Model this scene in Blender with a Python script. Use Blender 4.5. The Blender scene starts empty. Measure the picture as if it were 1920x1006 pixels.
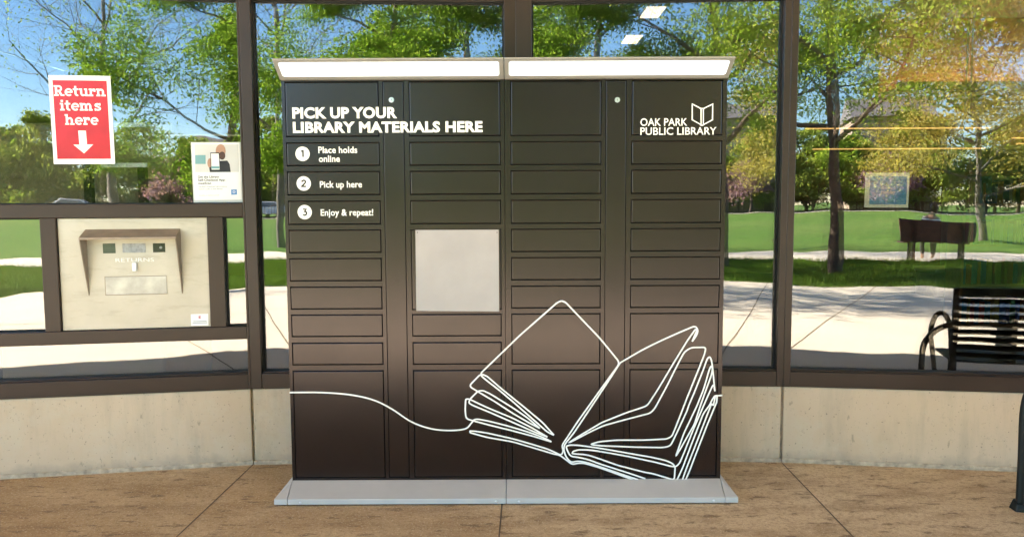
import bpy, bmesh, math, random
from mathutils import Vector, Matrix, noise as mnoise
rad = math.radians
scn = bpy.context.scene
col = scn.collection

# ------------------------------------------------------------------ camera
PITCH, ROLL, CAM_H, FPX = rad(4.66), rad(0.27), 1.40, 1430.0
_F = Vector((0, math.cos(PITCH), -math.sin(PITCH)))
_R0 = Vector((1, 0, 0)); _U0 = _R0.cross(_F)
_R = math.cos(ROLL)*_R0 - math.sin(ROLL)*_U0
_U = math.cos(ROLL)*_U0 + math.sin(ROLL)*_R0
CAM = Vector((0, 0, CAM_H))
cd = bpy.data.cameras.new('camera'); cam = bpy.data.objects.new('camera', cd); col.objects.link(cam)
cd.sensor_width = 36; cd.lens = FPX/1920*36; cd.clip_start = .02; cd.clip_end = 2000
cam.matrix_world = Matrix(((_R.x, _U.x, -_F.x, 0), (_R.y, _U.y, -_F.y, 0), (_R.z, _U.z, -_F.z, CAM_H), (0, 0, 0, 1)))
scn.camera = cam
# ------------------------------------------------------------------ sky, sun, exposure
SUN_EL, SUN_AZ = rad(33), rad(14)        # light travels towards +x and a little towards the building (+y)
w = bpy.data.worlds.new('World'); scn.world = w; w.use_nodes = True
nt = w.node_tree; bg = nt.nodes['Background']
sky = nt.nodes.new('ShaderNodeTexSky'); sky.sky_type = 'NISHITA'; sky.sun_disc = False
sky.sun_elevation = SUN_EL; sky.sun_rotation = rad(256)
sky.altitude = 300; sky.air_density = 1.0; sky.dust_density = 0.1; sky.ozone_density = 3.0
hs = nt.nodes.new('ShaderNodeHueSaturation'); hs.inputs['Saturation'].default_value = 1.18; hs.inputs['Value'].default_value = 1.3
nt.links.new(sky.outputs[0], hs.inputs['Color']); nt.links.new(hs.outputs[0], bg.inputs[0]); bg.inputs[1].default_value = 0.05
sd = bpy.data.lights.new('sun', 'SUN'); sun = bpy.data.objects.new('sun', sd); col.objects.link(sun)
sd.energy = 5.0; sd.angle = rad(.5); sd.color = (1, .91, .75)
SUNDIR = Vector((math.cos(SUN_EL)*math.cos(SUN_AZ), math.cos(SUN_EL)*math.sin(SUN_AZ), -math.sin(SUN_EL)))
sun.rotation_euler = SUNDIR.to_track_quat('-Z', 'Y').to_euler(); sun.location = (-8, -6, 9)
scn.view_settings.view_transform = 'Standard'; scn.view_settings.look = 'None'
scn.view_settings.exposure = 3.8; scn.view_settings.gamma = 1
scn.cycles.caustics_reflective = False; scn.cycles.caustics_refractive = False
scn.cycles.max_bounces = 10; scn.cycles.transparent_max_bounces = 24

# ------------------------------------------------------------------ materials
def newmat(name):
    m = bpy.data.materials.new(name); m.use_nodes = True
    return m, m.node_tree, m.node_tree.nodes['Principled BSDF']
def N(t, typ, **kw):
    n = t.nodes.new(typ)
    for k, v in kw.items():
        if k.startswith('i_'):
            n.inputs[k[2:].replace('_', ' ')].default_value = v
        else: setattr(n, k, v)
    return n
def ramp(t, fac, stops):
    r = t.nodes.new('ShaderNodeValToRGB'); e = r.color_ramp.elements
    while len(e) < len(stops): e.new(.5)
    for x, (p, c) in zip(e, stops): x.position = p; x.color = (*c, 1)
    t.links.new(fac, r.inputs[0]); return r.outputs[0]
def mixc(t, fac, a, b, mode='MIX'):
    m = t.nodes.new('ShaderNodeMix'); m.data_type = 'RGBA'; m.blend_type = mode
    for s, v in ((0, fac), (6, a), (7, b)):
        if hasattr(v, 'links'): t.links.new(v, m.inputs[s])
        elif s == 0: m.inputs[0].default_value = v
        else: m.inputs[s].default_value = (*v, 1)
    return m.outputs[2]
def noise(t, scale, detail=4, rough=.55, vec=None, obj=True, stretch=None):
    n = N(t, 'ShaderNodeTexNoise'); n.inputs['Scale'].default_value = scale
    n.inputs['Detail'].default_value = detail; n.inputs['Roughness'].default_value = rough
    c = t.nodes.new('ShaderNodeTexCoord'); src = c.outputs['Object']
    if stretch:
        mp = t.nodes.new('ShaderNodeMapping'); mp.inputs['Scale'].default_value = stretch
        t.links.new(src, mp.inputs[0]); src = mp.outputs[0]
    t.links.new(src, n.inputs['Vector']); return n.outputs[0]
def bump(t, b, h, strength=.3, dist=.01):
    n = N(t, 'ShaderNodeBump'); n.inputs['Strength'].default_value = strength; n.inputs['Distance'].default_value = dist
    t.links.new(h, n.inputs['Height']); t.links.new(n.outputs[0], b.inputs['Normal'])
def simple(name, c, rough=.5, metal=0, var=.12, scale=6, spec=.5, bmp=0, bscale=200, emis=None):
    m, t, b = newmat(name)
    b.inputs['Roughness'].default_value = rough; b.inputs['Metallic'].default_value = metal
    b.inputs['Specular IOR Level'].default_value = spec
    if var:
        o = ramp(t, noise(t, scale), [(.3, [x*(1-var) for x in c]), (.7, [min(1, x*(1+var)) for x in c])])
        t.links.new(o, b.inputs['Base Color'])
    else: b.inputs['Base Color'].default_value = (*c, 1)
    if bmp: bump(t, b, noise(t, bscale, 2), bmp, .002)
    if emis:
        b.inputs['Emission Color'].default_value = (*c, 1); b.inputs['Emission Strength'].default_value = emis
    return m
M = {}
M['white_vinyl'] = simple('white_vinyl', (.80, .74, .65), .6, var=.02)
M['black_print'] = simple('black_print', (.03, .027, .025), .6, var=0)
M['locker_dark'] = simple('locker_groove', (.006, .005, .005), .7, var=0)
def m_locker():
    m, t, b = newmat('locker_paint')
    o = ramp(t, noise(t, 3, 3), [(.3, (.0066, .0037, .0029)), (.7, (.0086, .0050, .0040))])
    sm = noise(t, 9, 6, .7)
    o = mixc(t, ramp(t, sm, [(.66, (0, 0, 0)), (.74, (.35, .35, .35))]), o, (.016, .011, .009))
    t.links.new(o, b.inputs['Base Color'])
    r = N(t, 'ShaderNodeMapRange'); t.links.new(noise(t, 5, 5), r.inputs[0]); r.inputs[3].default_value = .18; r.inputs[4].default_value = .27
    t.links.new(r.outputs[0], b.inputs['Roughness']); b.inputs['Specular IOR Level'].default_value = .55; b.inputs['Specular Tint'].default_value = (1, .84, .80, 1)
    bump(t, b, noise(t, 420, 2), .06, .001)
    return m
M['locker'] = m_locker()
M['hood_grey'] = simple('hood_grey', (.36, .335, .30), .45, .3, .05)
M['plinth_grey'] = simple('plinth_grey', (.45, .415, .375), .5, .0, .05, bmp=.05, bscale=300)
M['lamp_white'] = simple('lamp_panel', (.90, .96, 1), .3, var=0, emis=.075)
M['steel'] = simple('steel', (.6, .6, .6), .3, .9, .05)
M['paper'] = simple('paper', (.37, .32, .285), .85, var=.08, scale=5, bmp=1.0, bscale=7)
def m_bronze():
    m, t, b = newmat('bronze_frame')
    o = ramp(t, noise(t, 2.2, 5), [(.3, (.022, .0115, .0075)), (.7, (.030, .0165, .0115))])
    o = mixc(t, ramp(t, noise(t, 60, 4, .7, stretch=(1, 1, .15)), [(.62, (0, 0, 0)), (.8, (.3, .3, .3))]), o, (.05, .035, .026))
    t.links.new(o, b.inputs['Base Color']); b.inputs['Roughness'].default_value = .36; b.inputs['Specular IOR Level'].default_value = .42; b.inputs['Specular Tint'].default_value = (1, .88, .8, 1)
    return m
M['bronze'] = m_bronze()
M['gasket'] = simple('gasket', (.008, .008, .008), .7, var=0)
def m_wall():
    m, t, b = newmat('precast_concrete')
    o = ramp(t, noise(t, 1.3, 5, .6), [(.3, (.49, .345, .215)), (.7, (.58, .42, .275))])
    o = mixc(t, ramp(t, noise(t, 5, 6, .7, stretch=(1, 1, .18)), [(.48, (0, 0, 0)), (.70, (.6, .6, .6))]), o, (.35, .28, .19))
    o = mixc(t, ramp(t, noise(t, 2.2, 6, .75), [(.50, (0, 0, 0)), (.66, (.5, .5, .5))]), o, (.54, .44, .31))
    o = mixc(t, ramp(t, noise(t, 28, 5, .75), [(.60, (0, 0, 0)), (.72, (.5, .5, .5))]), o, (.30, .24, .17))
    o = mixc(t, ramp(t, noise(t, 90, 2, .5), [(.69, (0, 0, 0)), (.73, (.8, .8, .8))]), o, (.2, .15, .1))
    o = mixc(t, ramp(t, noise(t, 34, 3, .6, stretch=(1, 1, .35)), [(.68, (0, 0, 0)), (.73, (.6, .6, .6))]), o, (.24, .19, .12))
    # grime band above the ground with a ragged edge
    g = t.nodes.new('ShaderNodeTexCoord'); s = t.nodes.new('ShaderNodeSeparateXYZ'); t.links.new(g.outputs['Object'], s.inputs[0])
    a = N(t, 'ShaderNodeMath', operation='MULTIPLY_ADD'); t.links.new(noise(t, 9, 6, .7), a.inputs[0]); a.inputs[1].default_value = .16; t.links.new(s.outputs[2], a.inputs[2])
    o = mixc(t, ramp(t, a.outputs[0], [(.08, (.55, .55, .55)), (.15, (0, 0, 0))]), o, (.27, .225, .17))
    t.links.new(o, b.inputs['Base Color']); b.inputs['Roughness'].default_value = .8
    bump(t, b, noise(t, 70, 5), .12, .004)
    return m
M['concrete_wall'] = m_wall()
M['caulk'] = simple('caulk', (.40, .31, .21), .85, var=.35, scale=30, bmp=.4, bscale=60)
M['joint_dark'] = simple('joint_dark', (.10, .07, .045), .9, var=.3, scale=20)
def m_patio():
    m, t, b = newmat('stained_concrete')
    o = ramp(t, noise(t, .9, 6, .65), [(.36, (.285, .160, .064)), (.5, (.385, .245, .115)), (.64, (.49, .34, .185))])
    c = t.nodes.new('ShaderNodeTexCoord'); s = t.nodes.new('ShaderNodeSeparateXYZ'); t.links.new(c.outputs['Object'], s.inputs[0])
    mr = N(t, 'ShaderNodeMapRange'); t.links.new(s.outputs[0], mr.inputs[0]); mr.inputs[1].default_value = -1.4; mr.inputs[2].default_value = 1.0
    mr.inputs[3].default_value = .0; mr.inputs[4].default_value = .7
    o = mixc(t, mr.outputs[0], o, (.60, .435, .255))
    o = mixc(t, ramp(t, noise(t, 5, 7, .72, stretch=(.5, 1.3, 1)), [(.47, (0, 0, 0)), (.62, (.6, .6, .6))]), o, (.24, .135, .055))
    o = mixc(t, ramp(t, noise(t, 15, 5, .62, stretch=(.55, 1.5, 1)), [(.575, (0, 0, 0)), (.64, (.8, .8, .8))]), o, (.15, .088, .040))
    o = mixc(t, ramp(t, noise(t, 46, 4, .6), [(.33, (.6, .6, .6)), (.5, (0, 0, 0))]), o, (.22, .13, .055))
    o = mixc(t, ramp(t, noise(t, 95, 3, .6), [(.56, (0, 0, 0)), (.66, (.55, .55, .55))]), o, (.66, .52, .35))
    o = mixc(t, ramp(t, noise(t, 210, 2, .5), [(.60, (0, 0, 0)), (.66, (.7, .7, .7))]), o, (.12, .07, .035))
    t.links.new(o, b.inputs['Base Color']); b.inputs['Roughness'].default_value = .8
    bump(t, b, noise(t, 90, 5), .3, .004)
    return m
M['patio'] = m_patio()
def m_plaza():
    m, t, b = newmat('plaza_concrete')
    o = ramp(t, noise(t, .6, 6, .6), [(.3, (.54, .485, .41)), (.7, (.62, .56, .475))])
    o = mixc(t, ramp(t, noise(t, 40, 4), [(.35, (.2, .2, .2)), (.6, (0, 0, 0))]), o, (.36, .33, .3))
    t.links.new(o, b.inputs['Base Color']); b.inputs['Roughness'].default_value = .85
    return m
M['plaza'] = m_plaza()
M['asphalt'] = simple('asphalt', (.06, .06, .06), .9, var=.2, scale=2)
def m_grass():
    m, t, b = newmat('lawn_grass')
    o = ramp(t, noise(t, .25, 5, .6), [(.3, (.062, .145, .014)), (.7, (.105, .205, .026))])
    o = mixc(t, ramp(t, noise(t, .07, 4, .6), [(.42, (0, 0, 0)), (.62, (.7, .7, .7))]), o, (.145, .21, .04))
    o = mixc(t, ramp(t, noise(t, 1.1, 6, .7), [(.52, (0, 0, 0)), (.7, (.6, .6, .6))]), o, (.15, .17, .05))
    o = mixc(t, ramp(t, noise(t, 5, 6, .75), [(.35, (.75, .75, .75)), (.6, (0, 0, 0))]), o, (.035, .085, .012))
    t.links.new(o, b.inputs['Base Color']); b.inputs['Roughness'].default_value = .9; b.inputs['Specular IOR Level'].default_value = .2
    bump(t, b, noise(t, 60, 4), .6, .03)
    return m
M['grass'] = m_grass()
def m_leaf(name, stops, trans=.52):
    m, t, b = newmat(name)
    g = t.nodes.new('ShaderNodeNewGeometry')
    o = ramp(t, g.outputs['Random Per Island'], stops)
    d = t.nodes.new('ShaderNodeBsdfDiffuse'); tr = t.nodes.new('ShaderNodeBsdfTranslucent'); mx = t.nodes.new('ShaderNodeMixShader')
    t.links.new(o, d.inputs[0]); t.links.new(mixc(t, 1.0, o, (1.0, 1.0, .55), 'MULTIPLY'), tr.inputs[0]); mx.inputs[0].default_value = trans
    t.links.new(d.outputs[0], mx.inputs[1]); t.links.new(tr.outputs[0], mx.inputs[2])
    t.links.new(mx.outputs[0], t.nodes['Material Output'].inputs[0]); t.nodes.remove(b)
    return m
M['leaf_spring'] = m_leaf('leaf_spring', [(0, (.13, .23, .025)), (.6, (.27, .40, .06)), (1, (.45, .52, .14))])
M['leaf_deep'] = m_leaf('leaf_deep', [(0, (.08, .17, .02)), (.6, (.17, .30, .04)), (1, (.32, .44, .09))])
M['leaf_gold'] = m_leaf('leaf_gold', [(0, (.30, .25, .06)), (.6, (.46, .39, .12)), (1, (.58, .52, .26))])
M['leaf_far'] = m_leaf('leaf_far', [(0, (.13, .19, .035)), (.6, (.26, .34, .07)), (1, (.42, .46, .15))])
M['leaf_purple'] = m_leaf('leaf_purple', [(0, (.20, .12, .16)), (.6, (.32, .20, .28)), (1, (.42, .30, .36))])
M['leaf_grass'] = m_leaf('grass_blades', [(0, (.045, .10, .012)), (.6, (.10, .19, .03)), (1, (.20, .27, .06))], .3)
M['bark'] = simple('bark', (.085, .06, .045), .9, var=.4, scale=9, bmp=.6, bscale=25)
M['bark_grey'] = simple('bark_grey', (.13, .115, .10), .9, var=.3, scale=9, bmp=.6, bscale=25)
def m_glass(nm='window_glass', refl=.12, tint=(.84, .82, .78)):
    m, t, b = newmat(nm); t.nodes.remove(b)
    tr = t.nodes.new('ShaderNodeBsdfTransparent'); tr.inputs[0].default_value = (*tint, 1)
    gl = t.nodes.new('ShaderNodeBsdfGlossy'); gl.inputs['Roughness'].default_value = 0.0; gl.inputs[0].default_value = (1, 1, 1, 1)
    fr = t.nodes.new('ShaderNodeFresnel'); fr.inputs[0].default_value = 1.5
    ma = N(t, 'ShaderNodeMath', operation='MULTIPLY_ADD'); t.links.new(fr.outputs[0], ma.inputs[0]); ma.inputs[1].default_value = .8; ma.inputs[2].default_value = refl
    g = t.nodes.new('ShaderNodeNewGeometry')
    inv = N(t, 'ShaderNodeMath', operation='SUBTRACT'); inv.inputs[0].default_value = 1; t.links.new(g.outputs['Backfacing'], inv.inputs[1])
    mu = N(t, 'ShaderNodeMath', operation='MULTIPLY'); t.links.new(ma.outputs[0], mu.inputs[0]); t.links.new(inv.outputs[0], mu.inputs[1])
    bp = N(t, 'ShaderNodeBump'); bp.inputs['Strength'].default_value = .35; bp.inputs['Distance'].default_value = .004
    t.links.new(noise(t, 2.6, 1.5, .4), bp.inputs['Height']); t.links.new(bp.outputs[0], gl.inputs['Normal'])
    mx = t.nodes.new('ShaderNodeMixShader'); t.links.new(mu.outputs[0], mx.inputs[0])
    t.links.new(tr.outputs[0], mx.inputs[1]); t.links.new(gl.outputs[0], mx.inputs[2])
    t.links.new(mx.outputs[0], t.nodes['Material Output'].inputs[0])
    return m
M['glass'] = m_glass(); M['glass_inner'] = m_glass('inner_glass', .045, (.92, .92, .91))
def m_return():
    m, t, b = newmat('worn_steel_plate')
    o = ramp(t, noise(t, 2.5, 5, .6), [(.3, (.42, .36, .275)), (.7, (.53, .46, .37))])
    o = mixc(t, ramp(t, noise(t, 14, 6, .7, stretch=(.4, 1, 1.6)), [(.52, (0, 0, 0)), (.70, (.45, .45, .45))]), o, (.30, .245, .18))
    t.links.new(o, b.inputs['Base Color']); b.inputs['Roughness'].default_value = .38; b.inputs['Metallic'].default_value = .25
    return m
M['return_plate'] = m_return()
M['brushed_steel'] = simple('brushed_steel', (.36, .335, .30), .36, .6, .3, scale=9)
M['return_hood'] = simple('return_hood', (.27, .20, .14), .5, .3, .18, scale=14)
M['lcd'] = simple('lcd', (.05, .065, .035), .25, var=.3, scale=20)
M['grey_label'] = simple('grey_label', (.33, .31, .28), .5, var=.25, scale=60)
M['lens_black'] = simple('lens_black', (.01, .009, .009), .15, var=0)
M['red_print'] = simple('red_print', (.48, .016, .024), .25, var=.12, scale=9)
M['sign_white'] = simple('sign_white', (.80, .77, .74), .3, var=.03)
M['blue_print'] = simple('blue_print', (.12, .34, .62), .3, var=.15, scale=12)
M['pale_green_paper'] = simple('pale_green_paper', (.82, .86, .76), .4, var=.06)
M['skin'] = simple('skin', (.42, .23, .15), .6, var=.08)
M['hair'] = simple('hair', (.012, .009, .007), .6, var=.2)
M['beard'] = simple('beard', (.08, .04, .025), .7, var=.2)
M['dark_cloth'] = simple('dark_cloth', (.03, .032, .035), .85, var=.2)
M['teal'] = simple('teal', (.17, .34, .35), .6, var=.1)
M['pale_grey'] = simple('pale_grey', (.58, .56, .53), .6, var=.05)
M['blue_icon'] = simple('blue_icon', (.10, .24, .50), .4, var=.1)
M['bench_black'] = simple('bench_black', (.007, .0085, .0075), .5, 0, .2, spec=.25)
M['bench_brown'] = simple('bench_brown', (.10, .045, .028), .6, var=.3, scale=12)
M['brick_red'] = simple('brick_red', (.20, .062, .042), .8, var=.2, scale=8)
M['carpet'] = simple('carpet', (.05, .048, .046), .95, var=.2, scale=30)
M['inner_wall'] = simple('inner_wall', (.30, .25, .19), .8, var=.06)
M['inner_ceiling'] = simple('inner_ceiling', (.35, .33, .3), .9, var=.06)
M['wood'] = simple('oak_wood', (.46, .26, .13), .5, var=.3, scale=5)
M['warm_lamp'] = simple('warm_lamp', (1, .60, .20), .5, var=0, emis=.12)
M['added_wash_light'] = simple('added_wash_light', (1, .68, .45), .5, var=0, emis=1.3)  # glow of the added bar that warms the bulkhead
M['ceiling_lamp'] = simple('ceiling_lamp', (1, .86, .62), .5, var=0, emis=.2)
M['beige_plastic'] = simple('beige_plastic', (.34, .32, .22), .55, var=.05)
M['soffit'] = simple('soffit_concrete', (.58, .48, .37), .85, var=.1, scale=1.5)
M['roof_grey'] = simple('roof_grey', (.14, .13, .14), .9, var=.2, scale=3)
M['house_wall'] = simple('house_wall', (.36, .27, .21), .9, var=.15, scale=4)
M['window_dark'] = simple('window_dark', (.10, .14, .2), .1, var=.2)
M['car_white'] = simple('car_white', (.7, .7, .7), .25, var=.02)
M['rubber'] = simple('rubber', (.015, .015, .015), .8, var=.1)
M['taillight'] = simple('taillight', (.4, .02, .02), .3, var=0)
M['grey_stone'] = simple('grey_upholstery', (.50, .43, .36), .85, var=.2, scale=14)
BOOKC = [(.35, .05, .04), (.05, .10, .28), (.45, .33, .06), (.06, .2, .1), (.5, .46, .4), (.15, .05, .15), (.4, .16, .05), (.05, .2, .25)]
for i, c in enumerate(BOOKC): M['book%d' % i] = simple('book_cover', c, .5, var=.1)
def m_stripe():
    m, t, b = newmat('striped_shirt')
    wv = t.nodes.new('ShaderNodeTexWave'); wv.bands_direction = 'Z'; wv.inputs['Scale'].default_value = 4.2
    c = t.nodes.new('ShaderNodeTexCoord'); t.links.new(c.outputs['Object'], wv.inputs[0])
    t.links.new(ramp(t, wv.outputs['Fac'], [(.45, (.06, .08, .16)), (.55, (.72, .72, .72))]), b.inputs['Base Color']); b.inputs['Roughness'].default_value = .85
    return m
M['striped_shirt'] = m_stripe()

# ------------------------------------------------------------------ mesh helpers
ROOTM = {}
def tag(o, label=None, cat=None, group=None, kind=None):
    for k, v in (('label', label), ('category', cat), ('group', group), ('kind', kind)):
        if v: o[k] = v
    return o
def thing(name, label, cat, loc=(0, 0, 0), rz=0, group=None):
    o = bpy.data.objects.new(name, None); col.objects.link(o); o.empty_display_size = .1
    m = Matrix.Translation(loc) @ Matrix.Rotation(rz, 4, 'Z'); o.matrix_world = m; ROOTM[o.name] = m
    return tag(o, label, cat, group)
class MB:
    """collects shapes; T maps local to world; build() links them as one mesh object"""
    def __init__(s, T=None): s.v = []; s.f = []; s.T = T or Matrix(); s.mi = []; s.cur = 0
    def add(s, vs, fs):
        k = len(s.v); s.v += [tuple(s.T @ Vector(p)) for p in vs]; s.f += [tuple(i+k for i in f) for f in fs]; s.mi += [s.cur]*len(fs)
        return s
    def box(s, a, b):
        (x0, y0, z0), (x1, y1, z1) = a, b
        x0, x1 = min(x0, x1), max(x0, x1); y0, y1 = min(y0, y1), max(y0, y1); z0, z1 = min(z0, z1), max(z0, z1)
        return s.add([(x0, y0, z0), (x1, y0, z0), (x1, y1, z0), (x0, y1, z0), (x0, y0, z1), (x1, y0, z1), (x1, y1, z1), (x0, y1, z1)],
              [(0, 3, 2, 1), (4, 5, 6, 7), (0, 1, 5, 4), (1, 2, 6, 5), (2, 3, 7, 6), (3, 0, 4, 7)])
    def prism(s, poly, d):
        """poly: ring of 3D points (counter-clockwise seen from -d ... normals fixed later), extruded by vector d"""
        n = len(poly); d = Vector(d); top = [tuple(Vector(p)+d) for p in poly]
        return s.add(list(poly)+top, [tuple(range(n))[::-1], tuple(range(n, 2*n))]+[(i, (i+1) % n, n+(i+1) % n, n+i) for i in range(n)])
    def tube(s, pts, rads, seg=8, cap=True):
        pts = [Vector(p) for p in pts]; n = len(pts)
        if not hasattr(rads, '__len__'): rads = [rads]*n
        vs = []; fs = []; up = None
        for i, p in enumerate(pts):
            d = (pts[min(i+1, n-1)]-pts[max(i-1, 0)]).normalized()
            if up is None: up = d.orthogonal().normalized()
            up = (up-d*up.dot(d))
            up = up.normalized() if up.length > 1e-6 else d.orthogonal().normalized()
            b = d.cross(up)
            for k in range(seg):
                a = 2*math.pi*k/seg; vs.append(p+rads[i]*(math.cos(a)*up+math.sin(a)*b))
        for i in range(n-1):
            for k in range(seg):
                k2 = (k+1) % seg; fs.append((i*seg+k, i*seg+k2, (i+1)*seg+k2, (i+1)*seg+k))
        if cap: fs.append(tuple(range(seg))[::-1]); fs.append(tuple(range((n-1)*seg, n*seg)))
        return s.add(vs, fs)
    def disc(s, c, r, nrm=(0, -1, 0), h=.002, seg=24):
        nrm = Vector(nrm).normalized(); c = Vector(c); return s.tube([c, c+nrm*h], r, seg)
    def dome(s, c, r, nrm, h):
        nrm = Vector(nrm).normalized(); c = Vector(c)
        return s.tube([c, c+nrm*h*.5, c+nrm*h*.85, c+nrm*h], [r, r*.86, r*.5, r*.1], 12)
    def build(s, name, mat, parent=None, bevel=0, smooth=False, fix=True, bseg=2):
        me = bpy.data.meshes.new(name); me.from_pydata(s.v, [], s.f); 
        for m in (mat if isinstance(mat, (list, tuple)) else [mat]): me.materials.append(m)
        if isinstance(mat, (list, tuple)): me.polygons.foreach_set('material_index', s.mi)
        if fix and len(s.f) < 60000:
            bm = bmesh.new(); bm.from_mesh(me); bmesh.ops.recalc_face_normals(bm, faces=bm.faces); bm.to_mesh(me); bm.free()
        o = bpy.data.objects.new(name, me); col.objects.link(o)
        if parent:
            m = ROOTM[parent.name]; me.transform(m.inverted()); o.parent = parent
            ROOTM[o.name] = m
        else: ROOTM[o.name] = Matrix()
        if smooth: me.polygons.foreach_set('use_smooth', [True]*len(me.polygons))
        if bevel:
            bv = o.modifiers.new('bevel', 'BEVEL'); bv.width = bevel; bv.segments = bseg; bv.limit_method = 'ANGLE'; bv.angle_limit = rad(40)
        me.update(); return o
def copy_tree(o, parent=None):
    c = o.copy(); col.objects.link(c)
    if parent: c.parent = parent
    for ch in o.children: copy_tree(ch, c)
    return c
def struct(mb, name, mat, **k):
    return tag(mb.build(name, mat, None, **k), kind='structure')

# measuring: where the photograph's pixel ray meets a plane of the place
def pix(px, py, P, n):
    d = (px-960)*_R+(503-py)*_U+FPX*_F
    t = (Vector(P)-CAM).dot(Vector(n))/d.dot(Vector(n)); return CAM+t*d
class Plane:
    """upright plane with local axes x (along), z (up) and out (towards the viewer)"""
    def __init__(s, origin, ang):
        s.o = Vector(origin); s.x = Vector((math.cos(ang), math.sin(ang), 0)); s.out = Vector((math.sin(ang), -math.cos(ang), 0))
        s.T = Matrix(((s.x.x, -s.out.x, 0, s.o.x), (s.x.y, -s.out.y, 0, s.o.y), (0, 0, 1, 0), (0, 0, 0, 1)))   # local y goes into the building
        s.ang = ang
    def m(s, px, py, off=0):
        p = pix(px, py, s.o+s.out*off, s.out); return ((p-s.o).dot(s.x), p.z)
def ribbon(mb, pts, wd, y, closed=False):
    """flat band of width wd along 2D points, at local depth y (towards the viewer is smaller)"""
    P = [Vector(p) for p in pts]; n = len(P); L = []; Rr = []
    for i in range(n):
        a = P[(i-1) % n] if (closed or i) else P[0]; b = P[(i+1) % n] if (closed or i < n-1) else P[-1]
        d1 = (P[i]-a); d2 = (b-P[i])
        if d1.length < 1e-9: d1 = d2
        if d2.length < 1e-9: d2 = d1
        d1.normalize(); d2.normalize(); t = d1+d2
        t = t.normalized() if t.length > .05 else d1
        nn = Vector((-t.y, t.x)); k = 1/max(.6, nn.dot(Vector((-d1.y, d1.x))))
        L.append(P[i]+nn*wd/2*k); Rr.append(P[i]-nn*wd/2*k)
    vs = []; 
    for i in range(n):
        yy = y-.0003*i/n
        vs += [(L[i].x, yy, L[i].y), (Rr[i].x, yy, Rr[i].y)]
    fs = [(2*i, 2*i+1, 2*i+3, 2*i+2) for i in range(n-1)]
    if closed: fs.append((2*n-2, 2*n-1, 1, 0))
    mb.add(vs, fs)
def smooth_pts(pts, sub=6):
    """Catmull-Rom through points"""
    P = [Vector(p) for p in pts]; out = []
    for i in range(len(P)-1):
        a = P[max(i-1, 0)]; b = P[i]; c = P[i+1]; d = P[min(i+2, len(P)-1)]
        for k in range(sub):
            t = k/sub
            out.append(.5*((2*b)+(c-a)*t+(2*a-5*b+4*c-d)*t*t+(3*b-a-3*c+d)*t*t*t))
    out.append(P[-1]); return out
def round_poly(pts, r=.01, sub=4, ends=True):
    """polyline with its corners rounded"""
    P = [Vector(p) for p in pts]; out = [P[0]]
    for i in range(1, len(P)-1):
        a, b, c = P[i-1], P[i], P[i+1]
        u = (a-b); v = (c-b); k = min(r, u.length*.45, v.length*.45); p0 = b+u.normalized()*k; p1 = b+v.normalized()*k
        for j in range(sub+1):
            t = j/sub; out.append((1-t)**2*p0+2*t*(1-t)*b+t*t*p1)
    out.append(P[-1]); return out
def text_mesh(mb, s, x0, x1, zb, cap, y, bold=.02, align='fit'):
    """letters of the built-in font, fitted between x0 and x1 with capital height cap on base line zb"""
    cu = bpy.data.curves.new('t', 'FONT'); cu.body = s; cu.size = 1; cu.offset = bold; cu.space_character = 1+bold*1.2; cu.resolution_u = 3
    ob = bpy.data.objects.new('t', cu); col.objects.link(ob)
    me = ob.to_mesh(); me = bpy.data.meshes.new_from_object(ob.evaluated_get(bpy.context.evaluated_depsgraph_get()))
    xs = [v.co.x for v in me.vertices]; k0, k1 = min(xs), max(xs)
    kz = cap/.729; kx = (x1-x0)/(k1-k0) if x1 else kz
    mb.add([(x0+(v.co.x-k0)*kx, y, zb+v.co.y*kz) for v in me.vertices], [tuple(p.vertices) for p in me.polygons])
    bpy.data.objects.remove(ob); bpy.data.meshes.remove(me); bpy.data.curves.remove(cu)

# ------------------------------------------------------------------ ground, patio, plaza, path, road
def sheet(name, mat, pts, z, grid=None):
    mb = MB(); mb.add([(x, y, z) for x, y in pts], [tuple(range(len(pts)))]); return struct(mb, name, mat)
mb = MB(); ys = [60, 12, -16.2, -30, -45, -58, -90, -300, -900]
zz = lambda y: -.02 if y > -16.3 else (.7*min(1, (-16.2-y)/41.8)-.02)
vs = []; fs = []
for i, y in enumerate(ys): vs += [(-900, y, zz(y)), (900, y, zz(y))]
for i in range(len(ys)-1): fs.append((2*i, 2*i+2, 2*i+3, 2*i+1))
mb.add(vs, fs); struct(mb, 'lawn_ground', M['grass'])
PAT_Y = 2.02
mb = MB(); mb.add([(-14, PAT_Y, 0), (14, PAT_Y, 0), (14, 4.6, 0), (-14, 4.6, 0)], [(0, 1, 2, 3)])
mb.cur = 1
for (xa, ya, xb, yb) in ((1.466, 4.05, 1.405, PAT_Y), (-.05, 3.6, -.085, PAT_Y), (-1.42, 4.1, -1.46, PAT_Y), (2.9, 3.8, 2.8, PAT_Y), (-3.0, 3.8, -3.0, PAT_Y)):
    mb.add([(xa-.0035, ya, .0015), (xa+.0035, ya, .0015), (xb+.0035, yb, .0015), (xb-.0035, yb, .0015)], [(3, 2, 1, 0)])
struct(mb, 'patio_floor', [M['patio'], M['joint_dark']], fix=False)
mb = MB(); mb.add([(-40, -5.7, 0), (40, -5.7, 0), (40, PAT_Y-.012, 0), (-40, PAT_Y-.012, 0)], [(0, 1, 2, 3)])
mb.cur = 1
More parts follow.
